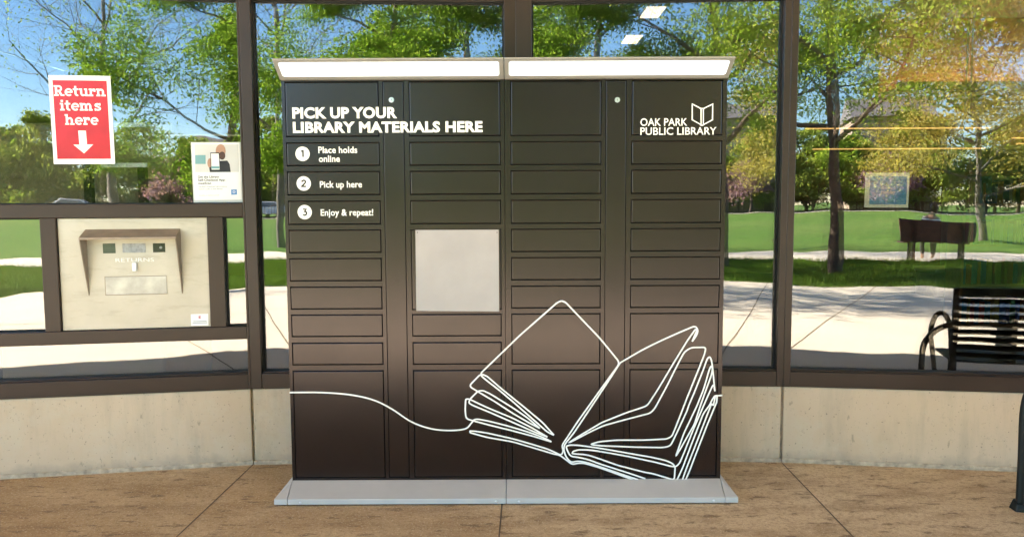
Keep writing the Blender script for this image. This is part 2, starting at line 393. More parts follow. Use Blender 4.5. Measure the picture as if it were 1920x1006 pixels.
for (xa, ya, xb, yb) in ((1.405, PAT_Y-.02, 3.6, -5.7), (-.085, PAT_Y-.02, -.2, -5.7), (-1.46, PAT_Y-.02, -3.7, -5.7), (-9, -2.2, 9, -2.2)):
    d = Vector((yb-ya, xa-xb)).normalized()*.008
    mb.add([(xa-d.x, ya-d.y, .002), (xa+d.x, ya+d.y, .002), (xb+d.x, yb+d.y, .002), (xb-d.x, yb-d.y, .002)], [(0, 1, 2, 3)])
struct(mb, 'plaza', [M['plaza'], M['joint_dark']])
sheet('path', M['plaza'], [(-60, -16.1), (60, -16.1), (60, -12.6), (-60, -12.6)], -.008)
sheet('road', M['asphalt'], [(-300, -68), (300, -68), (300, -61.5), (-300, -61.5)], .692)
sheet('pavement', M['plaza'], [(-300, -61.3), (300, -61.3), (300, -58.5), (-300, -58.5)], .70)

# grass blades on the strip beside the plaza, darkening it in place of tree shade
R_ = random.Random(77); vs = []; fs = []
for i in range(70000):
    x = R_.uniform(-10, 11); y = R_.uniform(-12.55, -5.72); k = len(vs); a = R_.random()*6.28; hh = R_.uniform(.03, .11)*(1+.6*mnoise.noise((x*.8, y*.8, 0))); b_ = .007
    dx, dy = math.cos(a)*b_, math.sin(a)*b_; lx, ly = R_.gauss(0, .04), R_.gauss(0, .04)
    vs += [(x-dx, y-dy, -.025), (x+dx, y+dy, -.025), (x+lx, y+ly, hh)]; fs.append((k, k+1, k+2))
gb = MB(); gb.v = vs; gb.f = fs; gb.mi = [0]*len(fs)
go = gb.build('grass', M['leaf_grass'], None, fix=False); tag(go, 'short green grass of the strip beside the plaza', 'grass', kind='stuff')

# ------------------------------------------------------------------ the library building
XC, HW = .025, 1.443
A3, AL, AR, A15 = rad(3), rad(9.4), rad(8.0), rad(14.5)
c0 = Vector((XC, 4.155, 0)); cl = Vector((XC-HW, 4.155-HW*math.tan(A3), 0)); cr = Vector((XC+HW, cl.y, 0))
LF, RF = 1.46, 1.46
ll = cl-LF*Vector((math.cos(AL), math.sin(AL), 0)); rr = cr+LF*Vector((math.cos(AR), -math.sin(AR), 0))
P_L, P_ML, P_MR, P_R = Plane(cl, AL), Plane(c0, A3), Plane(c0, -A3), Plane(cr, -AR)
P_LL, P_RR = Plane(ll, A15), Plane(rr, -A15)
bld = thing('library_building', 'library front of bronze framed windows on pale concrete panels in a shallow curve', 'building', (XC, 4.2, 0))
HWF = HW/math.cos(A3)
ZS, ZT = .42, 2.56       # frame bottom and top
FAC = [(P_LL, -1.6, 0), (P_L, -LF, 0), (P_ML, -HWF, 0), (P_MR, 0, HWF), (P_R, 0, LF), (P_RR, 0, 1.6)]
for pl, u0, u1 in FAC:
    g = .006
    mb = MB(pl.T); mb.box((u0+g, 0, .012), (u1-g, .28, ZS-.002)); mb.build('base_panel', M['concrete_wall'], bld, bevel=.006)
    mb = MB(pl.T); mb.box((u0+.001, -.012, -.01), (u1-.001, .1, .022)); mb.build('base_sealant', M['caulk'], bld, bevel=.006)
    mb = MB(pl.T); mb.box((u0, .002, 2.565), (u1, .2, 4.28)); mb.build('upper_panel', M['bronze'], bld)
for p in (cl, cr, ll, rr, c0):
    mb = MB(); mb.box((p.x-.008, p.y+.02, .01), (p.x+.008, p.y+.1, ZS-.003)); mb.build('joint_sealant', M['caulk'], bld)
def window(pl, u0, u1, jl, jr, label, transoms=(), posts=(), holes=()):
    """frame with its jambs, rails and posts as one mesh, panes as its parts; transoms (z0,z1), posts (u0,u1,z0,z1); panes (u0,u1,z0,z1)"""
    f = MB(pl.T)
    f.box((u0, -.012, ZS), (u0+jl, .11, ZT)); f.box((u1-jr, -.012, ZS), (u1, .11, ZT))
    f.box((u0+jl, -.009, ZS), (u1-jr, .10, .503)); f.box((u0+jl, -.009, 2.484), (u1-jr, .10, ZT))
    f.box((u0+jl, .004, .503), (u1-jr, .05, .511))
    for z0, z1 in transoms: f.box((u0+jl, -.010, z0), (u1-jr, .10, z1))
    for a, b, z0, z1 in posts: f.box((a, -.007, z0), (b, .10, z1))
    fr = f.build('window', M['bronze'], bld, bevel=.003)
    fr['label'] = label
    for a, b, z0, z1 in holes:
        g = MB(pl.T)
        g.box((a-.006, .046, z0-.006), (b+.006, .056, z1+.006)); g.build('pane', M['glass'], fr)
        ym = (b-a)/2*math.tan(rad(.22)); g = MB(pl.T)
        g.prism([(a-.006, .072-ym, z0-.006), (b+.006, .072+ym, z0-.006), (b+.006, .072+ym, z1+.006), (a-.006, .072-ym, z1+.006)], (0, .006, 0)); g.build('inner_pane', M['glass_inner'], fr)
        k = MB(pl.T); t = .007
        k.box((a, .034, z0), (a+t, .045, z1)); k.box((b-t, .034, z0), (b, .045, z1)); k.box((a+t, .034, z0), (b-t, .045, z0+t)); k.box((a+t, .034, z1-t), (b-t, .045, z1))
        k.build('gasket', M['gasket'], fr)
    return fr
T1, T2 = (1.350, 1.420), (.694, .763)
p1, p2 = (-1.013, -.938), (-.199, -.118)
window(P_L, -LF, -.0005, .045, .013, 'wide bronze window around the book return', (T1, T2), ((p1[0], p1[1], .763, 1.350), (p2[0], p2[1], .763, 1.350)),
       ((-1.415, -.0135, 1.42, 2.484), (-1.415, p1[0], .763, 1.35), (p2[1], -.0135, .763, 1.35), (-1.415, -.0135, .511, .694)))
window(P_ML, -HWF+.0005, -.0005, .058, .062, 'bronze window behind the left half of the locker', (), (), ((-HWF+.0585, -.0625, .511, 2.484),))
window(P_MR, .0005, HWF-.0005, .086, .036, 'bronze window behind the right half of the locker', (), (), ((.0865, HWF-.0365, .511, 2.484),))
window(P_R, .0005, LF, .036, .045, 'wide bronze window right of the locker with one tall pane', (), (), ((.0365, LF-.045, .511, 2.484),))
for pl, s in ((P_LL, -1), (P_RR, 1)):
    a, b = (-1.6, -.001) if s < 0 else (.001, 1.6)
    window(pl, a, b, .04, .04, 'outermost bronze window', (), (), ((a+.04, b-.04, .511, 2.484),))
# canopy, interior shell
mb = MB(); mb.box((-16, -.9, 4.3), (16, 4.3, 4.7)); mb.build('canopy', M['soffit'], bld, bevel=.02)
mb = MB(); mb.box((-16, 4.31, 4.29), (16, 16, 8)); mb.build('upper_storey', M['soffit'], bld)
for s in (-1, 1):
    x = s*4.35
    mb = MB(); mb.box((x, 3.2, 0), (s*16, 3.6, 4.29)); mb.build('side_wall', M['concrete_wall'], bld)
mb = MB(); mb.box((-9, 4.62, -.01), (12, 16, .012)); mb.build('inner_floor', M['carpet'], bld)
mb = MB(); mb.box((-9, 4.45, 4.16), (12, 16, 4.28)); mb.build('inner_ceiling', M['inner_ceiling'], bld)
mb = MB(); mb.box((-9, 15.6, .02), (12, 16, 4.15)); mb.build('inner_wall', M['inner_wall'], bld)
mb = MB(); mb.box((-9.2, 3.7, .02), (-9, 16, 4.15)); mb.build('inner_side_wall', M['inner_wall'], bld)
mb = MB(); mb.box((12, 3.7, .02), (12.2, 16, 4.15)); mb.build('inner_side_wall', M['inner_wall'], bld)
mb = MB(); mb.box((4.2, 12.0, .02), (6.75, 12.25, 2.25)); mb.build('brick_partition', M['brick_red'], bld)
mb = MB(); mb.box((5.5, 11.6, 2.28), (11.8, 12.4, 4.15)); mb.build('wood_bulkhead', M['wood'], bld)
mb = MB(); mb.box((5.5, 11.05, 3.02), (11.8, 11.58, 3.05)); mb.box((5.5, 11.05, 3.05), (11.8, 11.08, 3.14)); mb.build('wash_light_screen', M['wood'], bld)  # trough added only to hide the glowing bar behind it
mb = MB(); mb.box((5.6, 11.2, 3.06), (11.7, 11.26, 3.09)); mb.build('added_wash_light', M['added_wash_light'], bld)  # unseen glowing bar added to light the bulkhead
for y, z, a, b in ((11.25, 2.50, 4.3, 7.0), (11.35, 2.36, 7.4, 11.2), (11.25, 2.27, 7.4, 11.2), (11.3, 2.62, 7.6, 11.3), (11.2, 2.2, 4.4, 6.9)):
    mb = MB(); mb.box((a, y, z), (b, y+.05, z+.015)); mb.build('strip_lamp', M['warm_lamp'], bld)
    for q in (a+.3, b-.32): mb = MB(); mb.box((q, y+.02, z+.016), (q+.02, y+.03, 4.17)); mb.build('lamp_hanger', M['steel'], bld)

# ------------------------------------------------------------------ book return in the left window
def LU(px, py): return P_L.m(px, py)
ret = thing('book_return', 'cream steel book return hatch set in the left window frame', 'book return', tuple(P_L.T @ Vector((-.57, 0, .76))), AL)
mb = MB(P_L.T); mb.box((p1[1]+.002, .012, .765), (p2[0]-.002, .06, 1.348)); mb.build('face_plate', M['return_plate'], ret, bevel=.003)
Z5 = lambda x, y: LU(80+x/4.1925, 400+y/4.1925)
# awning: roof plate and two tapering cheeks
(ux0, zt) = Z5(328, 125); (ux1, zt1) = Z5(1078, 118); (_, zb) = Z5(360, 645); OUT = .085; zl = zt-.052
mb = MB(P_L.T)
mb.prism([(ux0, .012, zt), (ux0, -OUT, zl+.012), (ux0, -OUT, zl), (ux0, .012, zt-.01)], (ux1-ux0, 0, 0)); mb.build('hood_roof', M['return_hood'], ret, bevel=.002)
for a, b in ((ux0, ux0+.005), (ux1-.005, ux1)):
    mb = MB(P_L.T); mb.prism([(a, .012, zt-.012), (a, -OUT+.004, zl), (a, .012, zb)], (b-a, 0, 0)); mb.build('hood_cheek', M['return_hood'], ret)
def panel(name, x0, y0, x1, y1, mat, d0=.0095, d1=.0125, bevel=.0015):
    a = Z5(x0, y0); b = Z5(x1, y1); mb = MB(P_L.T); mb.box((a[0], d0, b[1]), (b[0], d1, a[1])); return mb.build(name, mat, ret, bevel=bevel)
panel('display', 465, 237, 568, 313, M['lcd'])
panel('instruction_label', 620, 237, 806, 308, M['grey_label'])
cmw = panel('scanner_window', 860, 235, 960, 305, M['lens_black'])
a = Z5(925, 268); mb = MB(P_L.T); mb.disc((a[0], .0095, a[1]), .007, (0, -1, 0), .002); mb.build('scanner_lens', M['grey_label'], cmw)
panel('door_knob', 703, 385, 740, 452, M['sign_white'], -.006, .0125, .003)
a = Z5(480, 497); b = Z5(975, 635)
mb = MB(P_L.T); mb.box((a[0], .0105, b[1]), (b[0], .0135, a[1])); mb.build('slot_recess', M['return_hood'], ret)
mb = MB(P_L.T); mb.box((a[0]+.004, .0085, b[1]+.003), (b[0], .0104, a[1]-.0025)); mb.build('slot_flap', M['brushed_steel'], ret, bevel=.001)
a = Z5(568, 383); b = Z5(870, 383); mb = MB(P_L.T); text_mesh(mb, 'RETURNS', a[0], b[0], a[1], .021, .0115, -.012); mb.build('returns_lettering', M['sign_white'], ret)
st = panel('sticker', 1160, 793, 1300, 880, M['sign_white'], .0105, .0118, 0)
a = Z5(1232, 826); mb = MB(P_L.T); text_mesh(mb, 'E', a[0]-.006, a[0]+.006, a[1], .014, .0102, .03); mb.build('sticker_mark', M['red_print'], st)
mb = MB(P_L.T)
for yy, x0, x1 in ((850, 1180, 1285), (862, 1175, 1290)):
    a = Z5(x0, yy); b = Z5(x1, yy); mb.box((a[0], .0098, a[1]-.0012), (b[0], .0104, a[1]+.0012))
mb.build('sticker_text', M['black_print'], st)

# ------------------------------------------------------------------ stroke lettering with slab serifs for the red sign
def arc(cx, cy, rx, ry, a0, a1, n=12): return [(cx+rx*math.cos(rad(a0+(a1-a0)*i/n)), cy+ry*math.sin(rad(a0+(a1-a0)*i/n))) for i in range(n+1)]
SW = .19
def stem(x, y0=0, y1=.72): return ('r', x, y0, x+SW, y1)
GL = {
 'R': (.95, [('r', .10, 0, .30, 1), ('r', 0, 0, .42, .15), ('r', 0, .85, .32, 1), ('p', [(.28, .915)]+arc(.48, .70, .17, .215, 90, -90, 10)+[(.28, .485)], .17), ('p', [(.46, .46), (.66, .075)], .2), ('r', .58, 0, .92, .15)]),
 'e': (.74, [('p', arc(.36, .36, .275, .29, 0, 315, 20), .165), ('r', .12, .31, .70, .43)]),
 't': (.56, [('r', .13, .16, .32, .95), ('r', 0, .57, .50, .72), ('p', arc(.38, .22, .155, .145, 180, 300, 8), .16)]),
 'u': (.86, [stem(.08, .22), ('r', 0, .57, .25, .72), ('p', arc(.33, .24, .155, .165, 180, 330, 10), .16), stem(.52), ('r', .44, .57, .70, .72), ('r', .55, 0, .84, .15)]),
 'r': (.66, [stem(.08), ('r', 0, 0, .38, .15), ('r', 0, .57, .25, .72), ('p', arc(.45, .42, .2, .22, 165, 60, 8), .17), ('r', .42, .42, .60, .66)]),
 'n': (.88, [stem(.08), ('r', 0, 0, .36, .15), ('r', 0, .57, .25, .72), ('p', arc(.43, .46, .175, .175, 160, 0, 10), .17), stem(.515, 0, .5), ('r', .45, 0, .84, .15)]),
 'i': (.42, [stem(.1), ('r', 0, 0, .40, .15), ('r', 0, .57, .25, .72), ('r', .09, .82, .30, 1.0)]),
 'm': (1.28, [stem(.08), ('r', 0, 0, .35, .15), ('r', 0, .57, .25, .72), ('p', arc(.40, .46, .155, .175, 160, 0, 10), .16), stem(.46, 0, .5), ('r', .40, 0, .72, .15), ('p', arc(.78, .46, .155, .175, 160, 0, 10), .16), stem(.845, 0, .5), ('r', .79, 0, 1.14, .15)]),
 's': (.66, [('p', [(.53, .56)]+arc(.30, .525, .19, .12, 40, 270, 10)[1:]+arc(.32, .205, .20, .13, 90, -140, 10)[1:], .155), ('r', .45, .48, .57, .72), ('r', .03, 0, .15, .24)]),
 'h': (.88, [stem(.08, 0, 1), ('r', 0, 0, .36, .15), ('r', 0, .85, .25, 1), ('p', arc(.43, .46, .175, .175, 160, 0, 10), .17), stem(.515, 0, .5), ('r', .45, 0, .84, .15)]),
}
def slab_text(mb, s, x0, x1, zb, h, y):
    tot = sum(GL[c][0] for c in s)-.04; kx = (x1-x0)/tot; x = 0; k = 0
    for c in s:
        wd, el = GL[c]
        for e in el:
            k += 1; yy = y-.00006*(k % 7)
            if e[0] == 'r': mb.add([(x0+(x+e[1])*kx, yy, zb+e[2]*h), (x0+(x+e[3])*kx, yy, zb+e[2]*h), (x0+(x+e[3])*kx, yy, zb+e[4]*h), (x0+(x+e[1])*kx, yy, zb+e[4]*h)], [(0, 1, 2, 3)])
            else: ribbon(mb, [(x0+(x+a)*kx, zb+b*h) for a, b in e[1]], e[2]*(kx+h)/2, yy)
        x += wd
# ------------------------------------------------------------------ signs on the glass (each tilted as it is taped)
GY = .046                      # outer face of the glass, local depth
def sign_plane(pl, tl, tr, bl, br):
    """local frame of a sheet from its four corners in the photo: origin at the lower left corner, x along its foot, z up"""
    q = [pl.m(*c, off=-GY) for c in (tl, tr, bl, br)]
    q = [Vector((a, b)) for a, b in q]; X = ((q[1]-q[0])+(q[3]-q[2]))/2; Zv = ((q[0]-q[2])+(q[1]-q[3]))/2; w_ = X.length; h_ = Zv.length
    cc = (q[0]+q[1]+q[2]+q[3])/4; X = X.normalized(); Zv = Vector((-X.y, X.x)); o = cc-X*w_/2-Zv*h_/2
    Lm = Matrix(((X.x, 0, Zv.x, o.x), (0, 1, 0, GY), (X.y, 0, Zv.y, o.y), (0, 0, 0, 1)))
    return pl.T @ Lm, w_, h_
T, sw, sh = sign_plane(P_L, (92, 141), (207, 143), (100, 308), (216, 307))
rs = thing('return_sign', 'red and white paper sign reading Return items here, taped on the left window', 'sign', tuple(T @ Vector((sw/2, 0, 0))), AL)
mb = MB(T); mb.box((0, -.0022, 0), (sw, -.0004, sh)); mb.build('sheet', M['sign_white'], rs)
X = lambda px: (px-85*0)/1  # zoom measure below: sheet spans 42..738 x 30..975
def S8(x, y): return ((x-50-(y-30)*.045)/643*sw, (972-y)/942*sh)
mb = MB(T); a = (.062*sw, .058*sh); b = (.937*sw, .945*sh); mb.box((a[0], -.0027, a[1]), (b[0], -.0023, b[1])); mb.build('red_field', M['red_print'], rs)
mb = MB(T)
for s, x0, x1, yb, h in (('Return', 108, 645, 248, 112), ('items', 168, 598, 402, 112), ('here', 218, 566, 553, 112)):
    p = S8(x0, yb); q = S8(x1, yb); slab_text(mb, s, p[0], q[0], p[1], h/942*sh, -.0032)
mb.build('sign_lettering', M['sign_white'], rs, fix=False)
mb = MB(T); pts = [S8(x, y) for x, y in ((352, 615), (432, 615), (442, 762), (508, 762), (410, 858), (300, 765), (362, 765))]
cx = sum(p[0] for p in pts)/7
mb.prism([(p[0], -.0032, p[1]) for p in pts], (0, .0004, 0)); mb.build('arrow', M['sign_white'], rs)
# app poster
T, sw, sh = sign_plane(P_L, (361, 268), (449, 268), (364, 375), (453, 374))
ap = thing('app_poster', 'small white poster with bearded man holding a phone, taped by the jamb', 'poster', tuple(T @ Vector((sw/2, 0, 0))), AL)
mb = MB(T); mb.box((-.006, -.0010, -.016), (sw+.006, -.0003, sh+.004)); mb.build('clear_sleeve', M['pale_grey'], ap)
mb = MB(T); mb.box((0, -.0022, 0), (sw, -.0012, sh)); mb.build('sheet', M['sign_white'], ap)
def S7(x, y): return ((x-62-(y-75)*.048)/705*sw, (945-y)/870*sh)
def spoly(name, pts, mat, d): 
    mb = MB(T); mb.prism([(*[S7(*p)[0]], -d, S7(*p)[1]) for p in pts], (0, .0003, 0)); return mb.build(name, mat, ap)
def sell(cx, cy, rx, ry, n=20): return [(cx+rx*math.cos(2*math.pi*i/n), cy+ry*math.sin(2*math.pi*i/n)) for i in range(n)]
spoly('picture', [(100, 98), (752, 98), (765, 520), (112, 520)], M['pale_grey'], .0026)
spoly('picture_wall', [(112, 260), (265, 260), (268, 395), (114, 395)], M['teal'], .0030)
spoly('picture_man', [(330, 520), (318, 440), (470, 350), (590, 345), (625, 400), (642, 520)], M['dark_cloth'], .0030)
spoly('picture_face', sell(490, 200, 75, 105), M['skin'], .0034)
spoly('picture_beard', sell(512, 270, 48, 62), M['beard'], .0038)
spoly('picture_hand', sell(325, 380, 32, 70), M['skin'], .0034)
spoly('picture_phone', [(336, 222), (470, 222), (486, 495), (346, 495)], M['dark_cloth'], .0042)
spoly('picture_screen', [(346, 236), (462, 236), (476, 482), (356, 482)], M['sign_white'], .0046)
spoly('picture_button', [(356, 430), (470, 430), (473, 468), (358, 468)], M['teal'], .0050)
spoly('app_icon', [(648, 790), (735, 786), (740, 868), (652, 872)], M['blue_icon'], .0026)
mb = MB(T)
for s, x0, x1, yb, h, bo in (('Get the Library', 152, 465, 608, 36, .02), ('Self-Checkout App:', 156, 562, 656, 36, .02), ('meeScan', 160, 350, 704, 34, .02), ('Use BYO Download Add to Library', 166, 588, 750, 20, -.005), ('search code at the library', 166, 522, 786, 20, -.005), ('Available on Android and iOS', 170, 470, 882, 16, -.01)):
    p = S7(x0, yb); q = S7(x1, yb); text_mesh(mb, s, p[0], q[0], p[1], h/870*sh, -.0027, bo)
    mb.build('poster_text', M['dark_cloth'], ap); mb = MB(T)
mb = MB(T); p = S7(693, 826); ribbon(mb, [(p[0]+.006*math.cos(rad(a)), p[1]+.005*math.sin(rad(a))) for a in range(0, 360, 24)], .0022, -.0030, True); mb.build('icon_ring', M['sign_white'], ap)
# children's sign, inside the right window (on the inner face of the glass)
GY = .086
T, sw, sh = sign_plane(P_R, (1622.5, 324), (1705, 324), (1620.5, 389), (1703, 389))
cs = thing('holiday_sign', 'blue sheet with pale border reading Children\'s Holiday, inside the right window', 'sign', tuple(T @ Vector((sw/2, 0, 0))), -AR)
mb = MB(T); mb.box((0, -.0022, 0), (sw, -.0004, sh)); mb.build('sheet', M['pale_green_paper'], cs)
mb = MB(T); mb.box((.11*sw, -.0028, .09*sh), (.95*sw, -.0023, .9*sh)); mb.build('blue_field', M['blue_print'], cs)
mb = MB(T)
for s, x0, x1, yb, h, bo in (("Children's", .37, .70, .535, .075, 0), ('Holiday', .38, .69, .40, .10, .03)):
    text_mesh(mb, s, x0*sw, x1*sw, yb*sh, h*sh, -.0033, bo)
mb.build('sign_lettering', M['sign_white'], cs)
GY = .046

# ------------------------------------------------------------------ the locker
LY = 3.65
PK = Plane((0, LY, 0), 0)
BX0, BX1, SX = -1.0835, 1.0185, -.0325
lk = thing('library_locker', 'dark brown two-tower library pick-up locker with line drawing of an open book', 'locker', ((BX0+BX1)/2, 3.85, 0))
FR, DR, GR = 3.652, 3.6495, 3.668        # frame face, door face, groove bottom
COLS = [(-1.068, -.625), (-.484, -.051), (-.0045, .4265), (.568, .999)]
SERV = [(-.608, -.507), (.445, .545)]
ROWS = [(1.730, 1.988), (1.593, 1.706), (1.455, 1.570), (1.315, 1.431), (1.180, 1.293), (1.044, 1.157), (.908, 1.020), (.774, .885), (.636, .748), (.076, .611)]
RC = [list(ROWS), ROWS[:4]+[(.903, 1.292)]+ROWS[7:], ROWS[:7]+[(.635, .885), ROWS[9]], ROWS[:7]+[(.635, .885), ROWS[9]]]
for s, (a, b) in enumerate(((BX0, SX-.0012), (SX+.0012, BX1))):
    mb = MB(); mb.box((a, GR, .062), (b, 4.06, 1.992)); mb.build('cabinet', M['locker_dark'], lk)  # cabinet coloured near black to put shade into the door gaps
    mb = MB()
    z0, z1 = .0625, 1.9915
    cs_ = [c for c in range(4) if a < COLS[c][0] < b]; sv = SERV[s]
    xs = sorted([COLS[c] for c in cs_]+[sv])
    edge = a
    for (u, v) in xs: mb.box((edge, FR, z0), (u, GR-.0005, z1)); edge = v
    mb.box((edge, FR, z0), (b, GR-.0005, z1))
    for c in cs_:
        rows = sorted(RC[c]); zc = z0
        for (p, q) in rows: mb.box((COLS[c][0], FR, zc), (COLS[c][1], GR-.0005, p)); zc = q
        mb.box((COLS[c][0], FR, zc), (COLS[c][1], GR-.0005, z1))
    mb.box((sv[0], FR, z0), (sv[1], GR-.0005, .076)); mb.box((sv[0], FR, 1.988), (sv[1], GR-.0005, z1))
    mb.build('front_frame', M['locker'], lk)
    mb = MB(); mb.box((sv[0]+.0035, DR+.001, .0795), (sv[1]-.0035, GR-.001, 1.9855)); sp = mb.build('service_panel', M['locker'], lk, bevel=.0018)
    q = PK.m((734, 1157.5)[s], 187.5); mb = MB(); mb.disc((q[0], DR+.0005, q[1]), .0125, (0, -1, 0), .003); mb.disc((q[0], DR-.0025, q[1]), .0075, (0, -1, 0), .0025); mb.build('key_lock', M['steel'], sp, bevel=.0006)
    mb = MB(); mb.box((q[0]-.001, DR-.0056, q[1]-.004), (q[0]+.001, DR-.0051, q[1]+.004)); mb.build('key_slot', M['locker_dark'], sp)
rng = random.Random(4)
for c in range(4):
    for (p, q) in RC[c]:
        g = .0045
        if (p, q) == (.903, 1.292):
            mb = MB(); mb.box((COLS[c][0]+g, FR+.002, p+g), (COLS[c][1]-g, GR-.001, q-g)); mb.build('control_panel', M['locker'], lk, bevel=.002); continue
        dy = DR+rng.uniform(-.0006, .0008)
        mb = MB(); mb.box((COLS[c][0]+g, dy, p+g), (COLS[c][1]-g, GR-.001, q-g))
        mb.build('door', M['locker'], lk, bevel=.003)
mb = MB(); mb.box((BX0, 3.6517, 1.0035), (-.628, 3.6519, 1.0045)); mb.build('wrap_seam', M['locker_dark'], lk)
mb = MB(); mb.box((SX, 3.6517, 1.0035), (BX1, 3.6519, 1.0045)); mb.build('wrap_seam', M['locker_dark'], lk)
# hoods with their lit panels
HB, HT = Vector((0, 3.632, 1.9935)), Vector((0, 3.52, 2.066))
for a, b in ((BX0, SX-.0015), (SX+.0015, BX1)):
    mb = MB(); mb.prism([(a, HB.y, HB.z), (a, HT.y, HT.z), (a, HT.y+.004, HT.z+.006), (a, 4.05, 2.072), (a, 4.05, HB.z)], (b-a, 0, 0)); hd = mb.build('light_hood', M['hood_grey'], lk, bevel=.002)
    e = (HT-HB).normalized(); nrm = Vector((0, e.z, -e.y)); nrm = nrm if nrm.y < 0 else -nrm; Lh = (HT-HB).length
    x0, x1, s0, s1 = a+.021, b-.021, Lh*.17, Lh*.86
    ring = []
    for (cx_, cs_, a0) in ((x1-.012, s1-.012, 0), (x0+.012, s1-.012, 90), (x0+.012, s0+.012, 180), (x1-.012, s0+.012, 270)):
        for k in range(5): ang = rad(a0+k*22.5); ring.append(Vector((cx_+.012*math.cos(ang), 0, 0))+HB+e*(cs_+.012*math.sin(ang))+nrm*.0002)
    mb = MB(); mb.prism([tuple(p) for p in ring], tuple(nrm*.0012)); mb.build('light_panel', M['lamp_white'], hd)
# plinth skirt
FYP, ZF, ZB = 3.488, .032, .064
for a, b in ((-1.061, SX-.0012), (SX+.0012, .997)):
    mb = MB(); xa = a if a > -1 else BX0-.0; xb = b if b < .9 else BX1
    mb.add([(a, FYP, .006), (b, FYP, .006), (b, FYP, ZF), (a, FYP, ZF), (xa if a < -1 else a, LY+.03, .006), (xb if b > .9 else b, LY+.03, .006), (xb if b > .9 else b, LY+.03, ZB), (xa if a < -1 else a, LY+.03, ZB), (xa if a < -1 else a, LY-.0, ZB), (xb if b > .9 else b, LY-.0, ZB)],
           [(0, 1, 2, 3), (3, 2, 9, 8), (8, 9, 6, 7), (4, 7, 6, 5), (0, 4, 5, 1), (0, 3, 8, 7, 4), (1, 5, 6, 9, 2)])
    pb = mb.build('plinth_front', M['plinth_grey'], lk, bevel=.0025)
    for px in ((563, 930) if a < -1 else (973, 1338)):
        d = pix(px, 941, (0, FYP, 0), (0, -1, 0)); mb = MB(); mb.dome((d.x, FYP, .017), .0062, (0, -1, 0), .004); mb.build('bolt', M['steel'], pb, smooth=True)
for s in (-1, 1):
    X = lambda x: x if s < 0 else (BX0+BX1)-x
    top = [(X(-1.0635), FYP, ZF), (X(-1.125), FYP, ZF), (X(-1.125), 4.05, ZF), (X(BX0-.001), 4.05, ZB), (X(BX0-.001), LY, ZB)]
    bot = [(x, y, .006) for x, y, z in top]
    mb = MB(); mb.add(top+bot, [(0, 4, 1), (4, 3, 2, 1), (5, 6, 9), (9, 6, 7, 8), (0, 1, 6, 5), (1, 2, 7, 6), (2, 3, 8, 7), (3, 4, 9, 8), (4, 0, 5, 9)]); mb.build('plinth_end', M['plinth_grey'], lk, bevel=.002)
mb = MB(); mb.box((-1.06, 3.52, 0), (1.0, 4.03, .0062)); mb.build('contact_shadow', M['rubber'], lk)  # black slab standing in for the contact shadow under the plinth
# lettering and emblem
LT = Matrix.Translation((0, DR-.0012, 0))
def LZ(px, py): return PK.m(px, py)
for s, x0, x1, yb, h in (('PICK UP YOUR', 548.5, 744.5, 221.5, 19.5), ('LIBRARY MATERIALS HERE', 549.5, 905, 248.5, 19.3)):
    mb = MB(LT); a = LZ(x0, yb); b = LZ(x1, yb); text_mesh(mb, s, a[0], b[0], a[1], h*LY/FPX*1.0, 0, .042)
    mb.build('title_lettering', M['white_vinyl'], lk, fix=False)
mb = MB(LT)
for s, x0, x1, yb, h in (('Place holds', 597, 670, 287, 12.2), ('online', 598, 637.5, 303.5, 12.2), ('Pick up here', 600, 679, 351.5, 12.2), ('Enjoy & repeat!', 601.5, 700, 404, 12.2)):
    mb = MB(LT); a = LZ(x0, yb); b = LZ(x1, yb); text_mesh(mb, s, a[0], b[0], a[1], h*LY/FPX, 0, .02)
    mb.build('step_text', M['white_vinyl'], lk, fix=False)
for n, x, y in ((1, 567.5, 288.5), (2, 569.7, 344), (3, 571.5, 397.5)):
    c = LZ(x, y); r = 13.3*LY/FPX
    mb = MB(); mb.disc((c[0], DR-.0006, c[1]), r, (0, -1, 0), .0008, 40); o = mb.build('step_disc', M['white_vinyl'], lk)
    k = r*.062; mb = MB(Matrix.Translation((0, DR-.0018, 0)))
    st_ = {1: [[(-3.5, 5.5), (1, 7), (1, -7)]], 2: [smooth_pts([(-4.2, 3.2), (-3, 6), (0, 7.2), (3.2, 6), (3.8, 3), (2, 0), (-4.4, -6.6)])+[(4.8, -6.6)]],
           3: [smooth_pts([(-3.8, 6.6), (3.6, 6.6), (-.2, 1.4), (3, .6), (4.4, -2.6), (2.8, -6), (-.8, -7.2), (-4, -5.6)], 5)]}[n]
    if n == 3: st_ = [[(-3.8, 6.6), (3.6, 6.6), (-.4, 1.5)]+smooth_pts([(-.4, 1.5), (2.6, .8), (4.2, -2), (3, -5.6), (-.4, -7), (-4, -5.4)], 5)[1:]]
    for p in st_: ribbon(mb, [(c[0]+a*k, c[1]+b*k) for a, b in p], r*.21, 0)
    mb.build('step_number', M['locker'], o)
mb = MB(LT)
for s, x0, x1, yb, h in (('OAK PARK', 1200.5, 1288.5, 236, 14.2), ('PUBLIC LIBRARY', 1200.5, 1343, 253, 14.2)):
    a = LZ(x0, yb); b = LZ(x1, yb); text_mesh(mb, s, a[0], b[0], a[1], h*LY/FPX, 0, .012)
mb.build('library_lettering', M['white_vinyl'], lk, fix=False)
def Z7(x, y): return LZ(1180+x/7.184, 180+y/7.184)
mb = MB(LT)
ribbon(mb, [Z7(*p) for p in ((846, 110), (965, 172), (965, 388), (846, 322))], .0058, 0, True)
ribbon(mb, [Z7(*p) for p in ((995, 172), (1122, 110), (1118, 322), (995, 388))], .0058, -.0004, True)
ribbon(mb, [Z7(*p) for p in ((955, 170), (1005, 170))], .0050, -.0008); ribbon(mb, [Z7(*p) for p in ((950, 392), (975, 398), (1003, 390))], .0050, -.0010)
